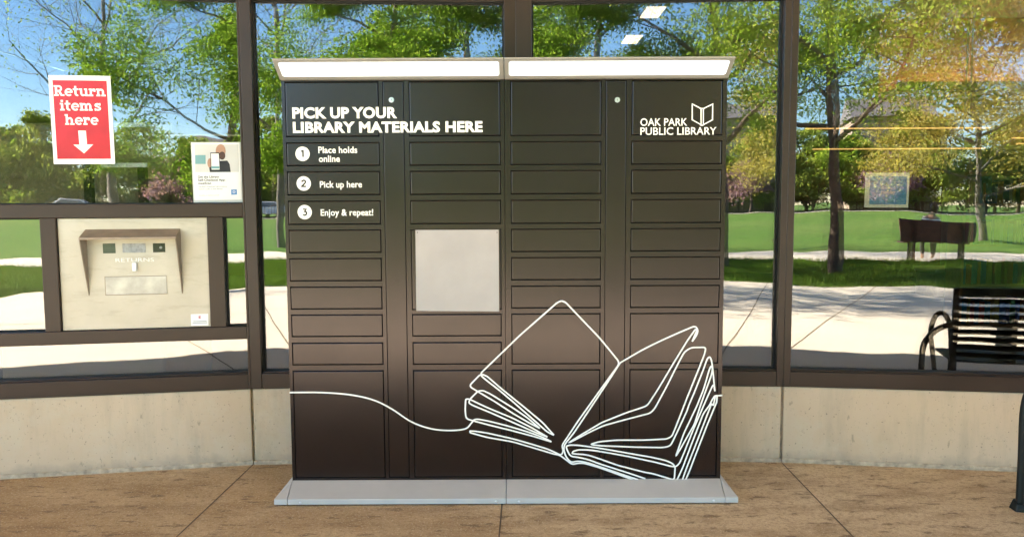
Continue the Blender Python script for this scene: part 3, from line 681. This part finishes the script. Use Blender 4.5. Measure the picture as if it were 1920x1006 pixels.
mb.build('book_emblem', M['white_vinyl'], lk, fix=False)
# the one-line drawing of an open book
def ZA(x, y): return (860+x/5.59, 680+y/5.59)
def ZB_(x, y): return (1030+x/7.739, 780+y/7.739)
def ZC(x, y): return (1200+x/6.288, 600+y/6.288)
def ZD(x, y): return (1200+x/5.918, 740+y/5.918)
def ZE(x, y): return (860+x/2.8745, 560+y/2.8745)
STR = []
def S(*pts, r=7, smooth=False): STR.append((pts, r, smooth))
S((543, 735), (600, 735), (655, 739), (700, 749), (735, 766), (770, 789), (805, 802), (840, 806), (872, 803), (884, 792), ZA(165, 592), ZA(240, 592), ZA(450, 640), ZA(700, 712), ZA(880, 776), ZA(972, 822), smooth=True)
S(ZA(972, 822), ZA(800, 770), ZA(560, 706), ZA(300, 642), ZA(150, 602), ZA(78, 582), ZA(68, 490), ZA(74, 375), ZA(110, 375), ZA(300, 465), ZA(560, 572), ZA(760, 672), ZA(930, 772), r=6)
S(ZA(930, 772), ZA(800, 722), ZA(560, 616), ZA(320, 512), ZA(150, 442), ZA(104, 415), ZA(120, 375), ZA(205, 290), ZA(255, 286), ZA(330, 320), ZA(560, 462), ZA(720, 570), ZA(852, 682), r=6)
S(ZA(852, 682), ZA(740, 625), ZA(560, 520), ZA(380, 402), ZA(210, 302), ZA(108, 240), ZA(218, 125), ZA(252, 118), ZA(300, 138), ZA(450, 268), ZA(700, 470), ZA(880, 620), ZA(998, 752), r=7)
S(ZA(998, 752), ZA(930, 720), ZA(760, 570), ZA(560, 395), ZA(420, 278), ZA(300, 186), ZA(218, 118), ZE(330, 195), ZE(530, 20), ZE(553, 9), ZE(575, 17), ZE(760, 210), ZE(869, 343), ZE(740, 520), ZE(640, 660), ZE(562, 778), ZB_(185, 425), ZB_(200, 500), ZB_(180, 545), ZB_(150, 550), ZA(940, 900), ZA(760, 845), ZA(560, 788), ZA(300, 730), ZA(180, 712), ZA(118, 708), ZA(120, 726), ZA(300, 776), ZA(560, 820), ZA(800, 890), ZA(1000, 950), ZB_(150, 555), ZB_(250, 630), ZB_(330, 692), ZB_(420, 672), ZB_(500, 672), ZB_(600, 700), ZB_(730, 738), ZB_(1000, 836), ZB_(1210, 912), r=8)
S(ZE(869, 343), ZE(905, 322), ZE(1000, 268), ZE(1120, 210), ZE(1240, 158), ZC(630, 74), ZC(662, 84), ZC(678, 125), ZC(660, 180), ZC(612, 248), smooth=True)
S(ZC(612, 248), ZC(668, 118), ZC(650, 105), ZC(560, 230), ZC(400, 490), ZE(1130, 390), ZE(1070, 490), ZE(1015, 574), ZE(900, 612), ZE(770, 664), ZE(650, 735), ZB_(275, 380), ZB_(330, 355), ZE(700, 718), ZE(780, 680), ZE(920, 642), ZE(1030, 614), ZE(1055, 590), ZE(1120, 470), ZE(1180, 350), ZE(1215, 285), ZC(580, 330), ZC(620, 318), ZC(775, 315), ZC(760, 390), ZC(690, 570), ZC(560, 890), ZE(1180, 660), ZE(1148, 738), ZE(1120, 752), ZE(1000, 758), ZE(850, 758), ZE(760, 766), ZE(706, 781), ZE(760, 788), ZE(960, 796), ZE(1100, 798), ZE(1140, 790), ZE(1165, 740), ZE(1230, 600), ZC(570, 1006), ZC(640, 840), ZC(740, 590), ZC(790, 450), ZC(818, 424), ZC(838, 460), ZC(855, 570), ZC(866, 690), ZC(880, 832), r=7)
S(ZC(855, 575), ZC(835, 530), ZC(810, 590), ZC(750, 800), ZC(670, 1000), ZD(480, 430), ZD(393, 678), ZD(430, 620), ZD(600, 320), ZC(710, 1000), ZC(770, 830), ZC(840, 640), ZC(852, 560), r=5)
S(ZC(880, 832), ZC(864, 742), ZC(800, 880), ZC(745, 1006), ZD(600, 350), ZD(500, 600), ZD(440, 745), ZD(398, 790), ZD(340, 785), ZD(150, 735), ZB_(1390, 628), ZB_(1150, 575), ZB_(730, 500), ZB_(560, 478), ZB_(420, 478), ZB_(345, 500), ZB_(328, 530), ZB_(380, 538), ZB_(500, 545), ZB_(600, 565), ZB_(760, 620), ZB_(1000, 705), ZB_(1390, 805), ZD(150, 868), ZD(378, 938), ZD(388, 790), ZD(360, 755), ZD(290, 722), ZD(130, 685), ZB_(1390, 570), ZB_(1150, 528), ZB_(730, 455), ZB_(420, 412), ZB_(300, 408), ZB_(240, 425), ZB_(260, 490), ZB_(305, 572), ZB_(430, 588), ZB_(560, 618), ZB_(730, 682), ZB_(1080, 792), ZB_(1390, 896), r=6)
S(ZE(869, 343), ZE(800, 450), ZE(700, 600), ZE(620, 720), ZB_(260, 350), ZB_(215, 410), ZB_(210, 480), ZB_(235, 570), ZB_(290, 640), ZB_(330, 656), ZB_(420, 640), ZB_(520, 655), ZB_(730, 722), ZB_(1000, 815), ZB_(1290, 912), r=8)
S((1354, 740), ZC(900, 884), ZC(880, 884), ZC(850, 925), ZC(820, 990), ZD(700, 200), ZD(560, 560), ZD(470, 800), ZD(405, 940), r=6)
S(ZC(885, 884), ZC(862, 1000), ZD(790, 90), ZD(640, 480), ZD(510, 810), ZD(465, 940), r=6)
S(ZC(905, 886), ZC(900, 960), ZD(850, 70), ZD(740, 330), ZD(620, 640), ZD(540, 850), ZD(500, 940), r=6)
mb = MB(LT); k = 0
for pts, r, sm in STR:
    P2 = smooth_pts(pts, 6) if sm else round_poly(pts, r, 4)
    P2 = [Vector(LZ(*p)) for p in P2]; Q = [P2[0]]
    for p in P2[1:]:
        if (p-Q[-1]).length > .0012: Q.append(p)
    ribbon(mb, Q, .0075, -.0004*k); k += 1
mb.build('book_drawing', M['white_vinyl'], lk, fix=False)
# the sheet of paper pinned over the control panel
a = LZ(779, 431); b = LZ(936, 582)
mb = MB(); nx, nz = 14, 14; vs = []
for side in (0, 1):
    for j in range(nz+1):
        for i in range(nx+1):
            u, v = i/nx, j/nz
            x = a[0]+(b[0]-a[0])*u+(.003*(1-v)*(1 if u < .5 else -1)*0); z = b[1]+(a[1]-b[1])*v
            y = DR-.004-.010*(1-v)**2*(.5+.5*math.sin(u*3+1))-.002*math.sin(u*7+v*4)-side*.0006
            z -= .006*(u-.5)*(1-v)
            vs.append((x, y, z))
n1 = (nx+1)*(nz+1); fs = []
for side in (0, 1):
    for j in range(nz):
        for i in range(nx):
            q = side*n1+j*(nx+1)+i; fs.append((q, q+1, q+nx+2, q+nx+1))
mb.add(vs, fs); pp = thing('paper_cover', 'blank off-white paper sheet pinned over the screen of the brown locker', 'paper', ((a[0]+b[0])/2, DR, b[1]))
mb.build('sheet', M['paper'], pp, smooth=True, fix=False)
for x in (783, 932):
    c = LZ(x, 435.5); mb = MB(); mb.dome((c[0], DR-.0062, c[1]), .0028, (0, -1, 0), .002); mb.build('pin', M['dark_cloth'], pp)

# ------------------------------------------------------------------ black bench at the right edge
bench = thing('slatted_bench', 'black metal bench with wide horizontal back slats by the right window', 'bench', (3.1, 3.2, 0))
BL0, BL1, BY = 2.55, 3.65, 3.20
for xa, xb in ((2.325, BL0), (BL1+.2, BL1)):
    mb = MB(); mb.tube(smooth_pts([(xa, 3.40, .012), (xa, 3.40, .25), (xa, 3.40, .48), (xa+(xb-xa)*.12, 3.38, .58), (xa+(xb-xa)*.5, 3.30, .64), (xb, BY+.01, .66)], 5), .0175, 10); mb.build('leg', M['bench_black'], bench, smooth=True)
    mb = MB(); mb.add([(xa-.035, 3.375, 0), (xa+.03, 3.36, 0), (xa+.04, 3.43, 0), (xa-.03, 3.435, 0), (xa-.022, 3.385, .035), (xa+.02, 3.38, .03), (xa+.02, 3.42, .05), (xa-.02, 3.42, .05)], [(0, 1, 2, 3), (4, 5, 6, 7), (0, 1, 5, 4), (1, 2, 6, 5), (2, 3, 7, 6), (3, 0, 4, 7)]); mb.build('foot', M['bench_black'], bench, bevel=.006)
    mb = MB(); mb.tube([(xb, BY, .36), (xb, BY, .60), (xb, BY+.02, .88)], .02, 10); mb.build('back_post', M['bench_black'], bench, smooth=True)
    d = -1 if xb < 3 else 1
    hoop = [(xb+d*.05, 3.06, 0), (xb+d*.07, 3.04, .35), (xb+d*.085, 2.98, .55), (xb+d*.05, 2.93, .665), (xb, 2.93, .685), (xb+d*-.03, 2.97, .62), (xb+d*-.03, 3.03, .48), (xb+d*-.02, 3.06, .34), (xb, 3.07, 0)]
    mb = MB(); mb.tube(smooth_pts(hoop, 5), .016, 8); mb.build('armrest', M['bench_black'], bench, smooth=True)
mb = MB(); mb.box((BL0, BY-.015, .825), (BL1, BY+.02, .885)); mb.build('top_rail', M['bench_black'], bench, bevel=.006)
for k in range(8):
    z = .785-k*.048; mb = MB(); mb.box((BL0+.01, BY-.01, z-.0), (BL1-.01, BY+.012, z+.032)); mb.build('back_slat', M['bench_black'], bench, bevel=.004)
mb = MB(); mb.prism([(2.88, BY-.03, .42), (2.88, BY-.35, .42), (2.88, BY-.30, .66), (2.88, BY-.03, .73)], (.025, 0, 0)); mb.build('seat_divider', M['bench_black'], bench, bevel=.004)
for k in range(6):
    y = BY-.05-k*.07; mb = MB(); mb.box((BL0, y-.055, .405), (BL1, y, .42)); mb.build('seat_slat', M['bench_black'], bench, bevel=.003)

# ------------------------------------------------------------------ trees
def tree(name, label, seed, x, y, h, trunk_r, crown_r, leafn, leafs, lm, bm_='bark', first=.3, group=None, z0=0, spread=1.0, lean=(0, 0), levels=3, bare=0, cat='tree', kids=(9, 6, 5), up=.35):
    R_ = random.Random(seed); tk = MB(); tips = []
    root = thing(name, label, cat, (x, y, z0), 0, group)
    def branch(p, d, L, r, lev):
        n = 5 if lev < 2 else 3; pts = [p]; rs = [r]; q = p; dd = d.copy()
        for i in range(n):
            jit = Vector((R_.gauss(0, 1), R_.gauss(0, 1), R_.gauss(0, .6)))*(.05 if lev == 0 else .18)
            dd = (dd+jit+Vector((0, 0, .05 if lev else 0))).normalized(); q = q+dd*L/n; pts.append(q); rs.append(max(.004, r*(1-.78*(i+1)/n)))
        tk.tube(pts, rs, (9, 6, 4, 3)[min(lev, 3)], cap=False)
        if lev >= levels: tips.append((pts, L)); return
        m = kids[min(lev, len(kids)-1)]
        for j in range(m):
            t = first+(1-first)*(j+R_.random()*.7)/m if lev == 0 else .25+.75*(j+R_.random())/m
            t = min(t, .999); k = t*n; i = min(int(k), n-1); s_ = pts[i].lerp(pts[i+1], k-i)
            az = j*2.4+R_.random()*1.2; side = Vector((math.cos(az), math.sin(az), 0))
            if lev:
                side = (side-dd*side.dot(dd)*.6); side.z += R_.uniform(-.25, .4); side.normalize()
                nd = (dd*.55+side*.8).normalized(); nl = L*R_.uniform(.45, .7)*(1.1-.45*t)
            else:
                nd = (side*spread+Vector((0, 0, up+.6*t))).normalized(); nl = crown_r*R_.uniform(.75, 1.1)*(1.05-.55*max(0, t-.5)/.5)
            branch(s_, nd, nl, rs[i]*R_.uniform(.38, .55), lev+1)
        if lev == 0 or R_.random() < .8: tips.append((pts[-3:], L*.5))
    branch(Vector((x, y, z0-.05)), Vector((lean[0], lean[1], 1)).normalized(), h*.92, trunk_r, 0)
    tk.build('trunk', M[bm_], root, smooth=True, fix=False)
    if leafn:
        lv = []; lf = []; per = max(1, int(leafn/len(tips)))
        for pts, L in tips:
            for k in range(per):
                t = R_.random()**.7*(len(pts)-1); i = min(int(t), len(pts)-2); c = Vector(pts[i]).lerp(Vector(pts[i+1]), t-i)
                sg = min(.22, L*.26)+leafs*.5; c = c+Vector((R_.gauss(0, sg), R_.gauss(0, sg), R_.gauss(0, sg*.7)))
                s_ = leafs*R_.uniform(.6, 1.25); a = Vector((R_.gauss(0, 1), R_.gauss(0, 1), R_.gauss(0, .8))).normalized(); b = a.orthogonal().normalized()
                b = (Matrix.Rotation(R_.random()*6.28, 3, a) @ b); e = a.cross(b)
                q = len(lv); lv += [c-b*s_, c+e*s_*.42-b*s_*.1, c+b*s_, c-e*s_*.42-b*s_*.1]; lf.append((q, q+1, q+2, q+3))
        me = MB(); me.v = [tuple(v) for v in lv]; me.f = lf; me.mi = [0]*len(lf); me.build('crown', M[lm], root, fix=False)
    return root
tree('leafy_tree', 'tall spring-green tree at the grass strip mirrored in the right window, forked trunk', 11, 3.4, -9.3, 9.8, .165, 4.0, 85000, .050, 'leaf_spring', first=.27, lean=(.03, -.02), kids=(14, 7, 6), up=.1)
tree('leafy_tree', 'dense green tree mirrored in the left window beside the jamb', 23, -2.3, -10.4, 9.0, .13, 2.7, 85000, .052, 'leaf_deep', first=.14, lean=(.07, 0), kids=(15, 7, 4), up=.1)
tree('leafy_tree', 'pale green loose tree mirrored above the left half of the locker', 31, .2, -13.2, 10.5, .14, 2.8, 36000, .052, 'leaf_spring', first=.3, kids=(12, 6, 4))
tree('bare_tree', 'almost leafless grey tree mirrored beside the red sign', 47, -5.5, -18.5, 10.5, .15, 4.0, 3000, .06, 'leaf_spring', 'bark_grey', first=.35, kids=(15, 9, 9))
tree('golden_tree', 'yellow-gold spring tree mirrored at the right edge of the right window', 53, 9.8, -22, 8.2, .14, 4.2, 42000, .066, 'leaf_gold', 'bark_grey', first=.2, kids=(13, 7, 5), up=.15)
tree('leafy_tree', 'tall green tree left of the plaza whose shade dapples the paving', 61, -10.5, -7.6, 13, .2, 4.2, 8000, .09, 'leaf_spring', first=.45, kids=(12, 6, 4))
FG = 'leafy trees along the far side of the park'
kinds = []
for i, (sd_, hh, cr_, lm) in enumerate(((71, 8.6, 4.2, 'leaf_far'), (72, 7.6, 4.2, 'leaf_spring'), (73, 6.6, 3.8, 'leaf_far'))):
    kinds.append(tree('park_tree', 'full green tree across the lawn on the far side of the park', sd_, 0, 0, hh, .22, cr_, 9000, .22, lm, first=.12, group=FG, kids=(13, 6, 3), up=.05))
spots = []
rg = random.Random(5)
for i in range(26): spots.append((-34+i*2.9+rg.uniform(-1, 1), -72-rg.uniform(0, 9) if i % 2 else -57.5-rg.uniform(0, 2)*0-14, rg.uniform(.75, 1.15)))
for i, (x, y, s) in enumerate(spots):
    k = kinds[i % 3]; o = k if i < 3 else copy_tree(k)
    o.location = (x, y, .69); o.rotation_euler = (0, 0, rg.uniform(0, 6)); o.scale = (s, s, s)
pt = tree('redbud_tree', 'small purple blossoming tree across the lawn', 81, 0, 0, 4.6, .1, 2.3, 3600, .16, 'leaf_purple', first=.15, group='purple blossoming trees across the lawn', kids=(10, 6, 3))
for i, (x, y) in enumerate(((-7.2, -62.9), (14.6, -62.9))):
    o = pt if i == 0 else copy_tree(pt); o.location = (x, y, .69); o.rotation_euler = (0, 0, i*1.3)
bs = tree('shrub', 'rounded green shrub at the far edge of the lawn', 91, 0, 0, 2.3, .06, 1.6, 2600, .14, 'leaf_far', first=.05, group='shrubs along the far edge of the lawn', cat='shrub', kids=(10, 6, 3))
for i in range(16):
    o = bs if i == 0 else copy_tree(bs); o.location = (-25+i*3.4+rg.uniform(-1, 1), -69.5+rg.uniform(-.8, .8), .69); o.rotation_euler = (0, 0, i*1.1)
    s = rg.uniform(.8, 1.6); o.scale = (s, s, s)

# ------------------------------------------------------------------ iron fence, houses, car
fe = thing('iron_fence', 'low black iron fence along the far edge of the lawn', 'fence', (0, -58.2, .69))
mb = MB(); x = -40
while x < 40: mb.box((x-.012, -58.21, .70), (x+.012, -58.19, 1.75)); x += .28
mb.build('bars', M['bench_black'], fe)
mb = MB(); mb.box((-40, -58.225, 1.6), (40, -58.175, 1.65)); mb.box((-40, -58.225, .85), (40, -58.175, .90)); mb.build('rails', M['bench_black'], fe)
def house(x, y, w_, d_, h_, label, roofm, wallm):
    r = thing('brick_house', label, 'house', (x, y, .69))
    mb = MB(); mb.box((x-w_/2, y-d_, .69), (x+w_/2, y, h_)); mb.build('wall', M[wallm], r)
    mb = MB(); mb.prism([(x-w_/2-.4, y+.5, h_), (x-w_/2-.4, y-d_-.5, h_), (x-w_/2-.4, y-d_/2, h_+2.6)], (w_+.8, 0, 0)); mb.build('roof', M[roofm], r)
    for fl in range(int((h_-1.5)//3)):
        for k in range(int(w_//2.4)):
            wx = x-w_/2+1.4+k*2.4; wz = 1.8+fl*3.0
            mb = MB(); mb.box((wx-.55, y+.01, wz-.05), (wx+.55, y+.08, wz+1.55)); f = mb.build('window', M['sign_white'], r)
            mb = MB(); mb.box((wx-.48, y+.081, wz+.03), (wx+.48, y+.09, wz+.74)); mb.box((wx-.48, y+.081, wz+.80), (wx+.48, y+.09, wz+1.48)); mb.build('pane', M['window_dark'], f)
house(18.6, -86, 9, 9, 11.2, 'brown brick house with grey roof behind the trees', 'roof_grey', 'house_wall')
house(-1, -95, 13, 9, 8.0, 'brick house half hidden by trees', 'roof_grey', 'house_wall')
cx_, cy_, cz = -15.5, -64.4, .692
car = thing('parked_car', 'white car parked on the road beyond the lawn', 'car', (cx_, cy_, cz))
mb = MB(); pr = [(-2.1, .35), (-2.15, .75), (-1.5, .92), (-.9, 1.42), (.7, 1.45), (1.4, 1.0), (2.1, .85), (2.15, .35)]
mb.prism([(cx_+a, cy_-.85, cz+b) for a, b in pr], (0, 1.7, 0)); mb.build('body', M['car_white'], car, bevel=.06)
mb = MB(); mb.prism([(cx_+a, cy_+.852, cz+b) for a, b in ((-1.25, .95), (-.85, 1.34), (.62, 1.37), (1.15, 1.0))], (0, .02, 0)); mb.build('side_window', M['window_dark'], car)
for a in (-1.3, 1.3):
    for b in (-.78, .78):
        mb = MB(); mb.tube([(cx_+a, cy_+b-.1, cz+.33), (cx_+a, cy_+b+.1, cz+.33)], .33, 18); wl = mb.build('wheel', M['rubber'], car)
        mb = MB(); mb.tube([(cx_+a, cy_+b-.11, cz+.33), (cx_+a, cy_+b+.11, cz+.33)], .2, 14); mb.build('rim', M['steel'], wl)
for b in (-.6, .6):
    mb = MB(); mb.box((cx_+2.08, cy_+b-.15, cz+.62), (cx_+2.17, cy_+b+.15, cz+.76)); mb.build('headlight', M['sign_white'], car)

# ------------------------------------------------------------------ people (skinned bodies)
def skin_body(name, chains, mat, parent, sub=2):
    """chains: list of [(x,y,z,r), ...]; the first point of later chains may repeat an earlier joint"""
    vs = []; es = []; rs = []; idx = {}
    for ch in chains:
        prev = None
        for (x, y, z, r) in ch:
            key = (round(x, 4), round(y, 4), round(z, 4))
            if key not in idx: idx[key] = len(vs); vs.append((x, y, z)); rs.append(r)
            i = idx[key]
            if prev is not None: es.append((prev, i))
            prev = i
    me = bpy.data.meshes.new(name); me.from_pydata(vs, es, []); o = bpy.data.objects.new(name, me); col.objects.link(o)
    md = o.modifiers.new('skin', 'SKIN'); md.use_smooth_shade = True
    for i, sv in enumerate(me.skin_vertices[0].data): sv.radius = (rs[i], rs[i]); sv.use_root = (i == 0)
    sb = o.modifiers.new('sub', 'SUBSURF'); sb.levels = sub; sb.render_levels = sub
    dg = bpy.context.evaluated_depsgraph_get(); m2 = bpy.data.meshes.new_from_object(o.evaluated_get(dg)); bpy.data.objects.remove(o)
    o = bpy.data.objects.new(name, m2); col.objects.link(o); m2.materials.clear(); m2.materials.append(M[mat]); 
    m2.transform(ROOTM[parent.name].inverted()); o.parent = parent; ROOTM[o.name] = ROOTM[parent.name]
    m2.polygons.foreach_set('use_smooth', [True]*len(m2.polygons)); return o
def blob(mb, c, r, n=12, m=8):
    c = Vector(c); pts = []; rr_ = []
    for i in range(m+1):
        a = math.pi*i/m; pts.append(c+Vector((0, 0, -r[2]*math.cos(a)))); rr_.append(max(.002, math.sin(a)))
    vs = []; fs = []
    for i in range(m+1):
        for k in range(n): t = 2*math.pi*k/n; vs.append((c.x+r[0]*rr_[i]*math.cos(t), c.y+r[1]*rr_[i]*math.sin(t), pts[i].z))
    for i in range(m):
        for k in range(n): fs.append((i*n+k, i*n+(k+1) % n, (i+1)*n+(k+1) % n, (i+1)*n+k))
    mb.add(vs, fs)
# park bench and the person on it
pb_ = thing('park_bench', 'brown wooden park bench on thin posts beside the path, back to the plaza', 'bench', (6.05, -12.35, 0), rad(-3))
PBT = ROOTM[pb_.name]
mb = MB(PBT); mb.box((-.86, .0, .47), (.86, .05, .98)); mb.build('backrest', M['bench_brown'], pb_, bevel=.01)
mb = MB(PBT); mb.box((-.80, -.50, .42), (.80, -.02, .46)); mb.build('seat', M['bench_brown'], pb_, bevel=.01)
for s in (-.6, .6):
    mb = MB(PBT); mb.box((s-.045, -.28, -.01), (s+.045, -.20, .42)); mb.box((s-.04, .051, -.01), (s+.04, .09, .94)); mb.build('leg', M['bench_black'], pb_)
px_, py_ = 5.98, -12.62
pe = thing('person', 'seated person in striped shirt leaning forward on the brown park bench', 'person', (px_, py_, 0))
hx = px_; hy = py_
sh_z = .98
body = [[(hx, hy, .56, .15), (hx-.02, hy-.04, .74, .15), (hx-.03, hy-.10, .92, .16), (hx, hy-.16, 1.06, .12), (hx+.05, hy-.22, 1.16, .06), (hx+.10, hy-.27, 1.26, .085), (hx+.12, hy-.28, 1.36, .07)]]
for s in (-1, 1):
    body.append([(hx, hy, .56, .15), (hx+s*.11, hy-.10, .55, .085), (hx+s*.13, hy-.48, .53, .07), (hx+s*.12, hy-.52, .28, .05), (hx+s*.12, hy-.52, .07, .04), (hx+s*.12, hy-.66, .04, .035)])
    body.append([(hx, hy-.16, 1.06, .12), (hx+s*.19, hy-.16, 1.03, .06), (hx+s*.25, hy-.30, .82, .045), (hx+s*.12, hy-.46, .70, .035), (hx+s*.07, hy-.52, .70, .03)])
skin_body('body', body, 'skin', pe)
sk = [[(hx, hy, .56, .165), (hx-.02, hy-.04, .74, .165), (hx-.03, hy-.10, .92, .175), (hx, hy-.16, 1.06, .135)]]
for s in (-1, 1): sk.append([(hx, hy-.16, 1.06, .135), (hx+s*.19, hy-.16, 1.03, .075), (hx+s*.235, hy-.25, .90, .062)])
skin_body('shirt', sk, 'striped_shirt', pe)
tr = [[(hx, hy, .54, .16)]+[(hx+s*.11, hy-.10, .55, .098), (hx+s*.13, hy-.48, .53, .082), (hx+s*.12, hy-.52, .28, .064), (hx+s*.12, hy-.52, .10, .055)] for s in (-1, 1)]
skin_body('trousers', tr, 'dark_cloth', pe)
mb = MB(); blob(mb, (hx+.10, hy-.24, 1.34), (.125, .135, .155)); mb.build('hair', M['hair'], pe, smooth=True)

# ------------------------------------------------------------------ inside the library
LG = 'ceiling lamps inside the library'
def clamp(x, y):
    o = thing('ceiling_lamp', 'square lit ceiling lamp inside the library', 'lamp', (x, y, 4.16), 0, LG)
    mb = MB(); mb.box((x-.15, y-.32, 4.11), (x+.15, y+.32, 4.158)); mb.build('housing', M['steel'], o)
    mb = MB(); mb.box((x-.13, y-.30, 4.10), (x+.13, y+.30, 4.109)); mb.build('diffuser', M['ceiling_lamp'], o); return o
L0 = clamp(2.0, 11.0); L0['label'] = 'upper lit ceiling lamp seen through the glass above the locker'
o = copy_tree(L0); o.location = (1.98, 12.75, 4.16); o['label'] = 'lower lit ceiling lamp seen through the glass above the locker'
BG = 'books on the shelves inside the library'
def bookshelf(x, y, w_, label):
    o = thing('bookshelf', label, 'bookshelf', (x, y, 0), 0)
    mb = MB(); mb.box((x, y+.28, .02), (x+w_, y+.30, 1.75)); mb.build('back', M['inner_wall'], o)
    for a in (x, x+w_-.03):
        mb = MB(); mb.box((a, y, .02), (a+.03, y+.28, 1.75)); mb.build('side', M['wood'], o)
    for z in (.06, .5, .94, 1.38, 1.72):
        mb = MB(); mb.box((x+.031, y, z), (x+w_-.031, y+.28, z+.025)); mb.build('shelf', M['wood'], o)
    return o
R_ = random.Random(9); protos = {}
for (x, y, w_, label) in ((4.9, 8.3, 1.1, 'tall wooden bookshelf seen through the right window, nearer one'), (6.3, 8.9, 1.3, 'tall wooden bookshelf seen through the right window, farther one')):
    bookshelf(x, y, w_, label)
    for z in (.085, .525, .965, 1.405):
        xx = x+.05
        while xx < x+w_-.1:
            i = R_.randrange(len(BOOKC)); t = R_.choice((.03, .045, .06)); key = (i, t)
            if key not in protos:
                mb = MB(); mb.box((0, 0, 0), (t*.92, .2, .26)); b_ = mb.build('book', M['book%d' % i], None, bevel=.004)
                tag(b_, 'coloured book standing on the wooden shelves inside the window', 'book', BG); protos[key] = b_; c = b_
            else: c = protos[key].copy(); col.objects.link(c)
            c.location = (xx, y+.03, z); c.scale = (1, 1, R_.uniform(.8, 1.15)); xx += t+.004
tb = thing('table', 'long pale table inside the right window', 'table', (7.2, 10.3, 0))
mb = MB(); mb.box((6.5, 9.9, .72), (8.6, 10.8, .76)); mb.build('table_top', M['pale_grey'], tb, bevel=.01)
for a in (6.6, 8.45):
    for b in (10.0, 10.65): mb = MB(); mb.box((a, b, .012), (a+.06, b+.06, .72)); mb.build('leg', M['bench_black'], tb)
ot = thing('ottoman', 'grey cube seat inside the right window', 'seat', (6.4, 11.2, 0))
mb = MB(); mb.box((6.1, 10.95, .05), (6.7, 11.5, .40)); mb.build('base', M['grey_stone'], ot, bevel=.03)
mb = MB(); mb.box((6.08, 10.93, .402), (6.72, 11.52, .48)); mb.build('cushion', M['pale_grey'], ot, bevel=.03)
so = thing('book_sorter', 'beige book sorting bin with dark posts behind the left window', 'machine', (-2.4, 5.0, 0))
prof = [(-3.25, .02), (-2.2, .02), (-2.2, 1.30), (-2.13, 1.50), (-2.09, 1.72), (-2.10, 1.93), (-3.25, 1.93)]
mb = MB(); mb.prism([(a, 4.78, b) for a, b in prof], (0, .75, 0)); mb.build('bin', M['beige_plastic'], so, bevel=.02)
for a, b in ((-2.60, 1.70), (-2.27, 1.66)):
    mb = MB(); mb.box((a, 4.66, 1.2), (a+.045, 4.70, b)); mb.build('post', M['rubber'], so)
for z in (1.645, 1.885):
    mb = MB(); mb.box((-2.48, 4.64, z), (-2.20, 4.658, z+.026)); mb.build('rail', M['steel'], so)
mb = MB(); mb.box((-2.06, 4.66, 1.83), (-1.60, 4.68, 1.842)); mb.box((-2.075, 4.655, 1.815), (-2.0605, 4.685, 1.86)); mb.build('guide_strip', M['pale_green_paper'], so)
wb = thing('waste_bin', 'pale grey bin with dark lid at the right edge of the right window', 'bin', (7.55, 11.0, 0))
mb = MB(); mb.tube([(7.55, 11.0, .015), (7.55, 11.0, .5), (7.55, 11.0, .62)], [.17, .20, .205], 20); mb.build('bin_body', M['pale_grey'], wb, smooth=True)
mb = MB(); mb.tube([(7.55, 11.0, .622), (7.55, 11.0, .66), (7.55, 11.0, .72), (7.55, 11.0, .74)], [.225, .225, .19, .08], 20); mb.build('lid', M['dark_cloth'], wb, smooth=True)
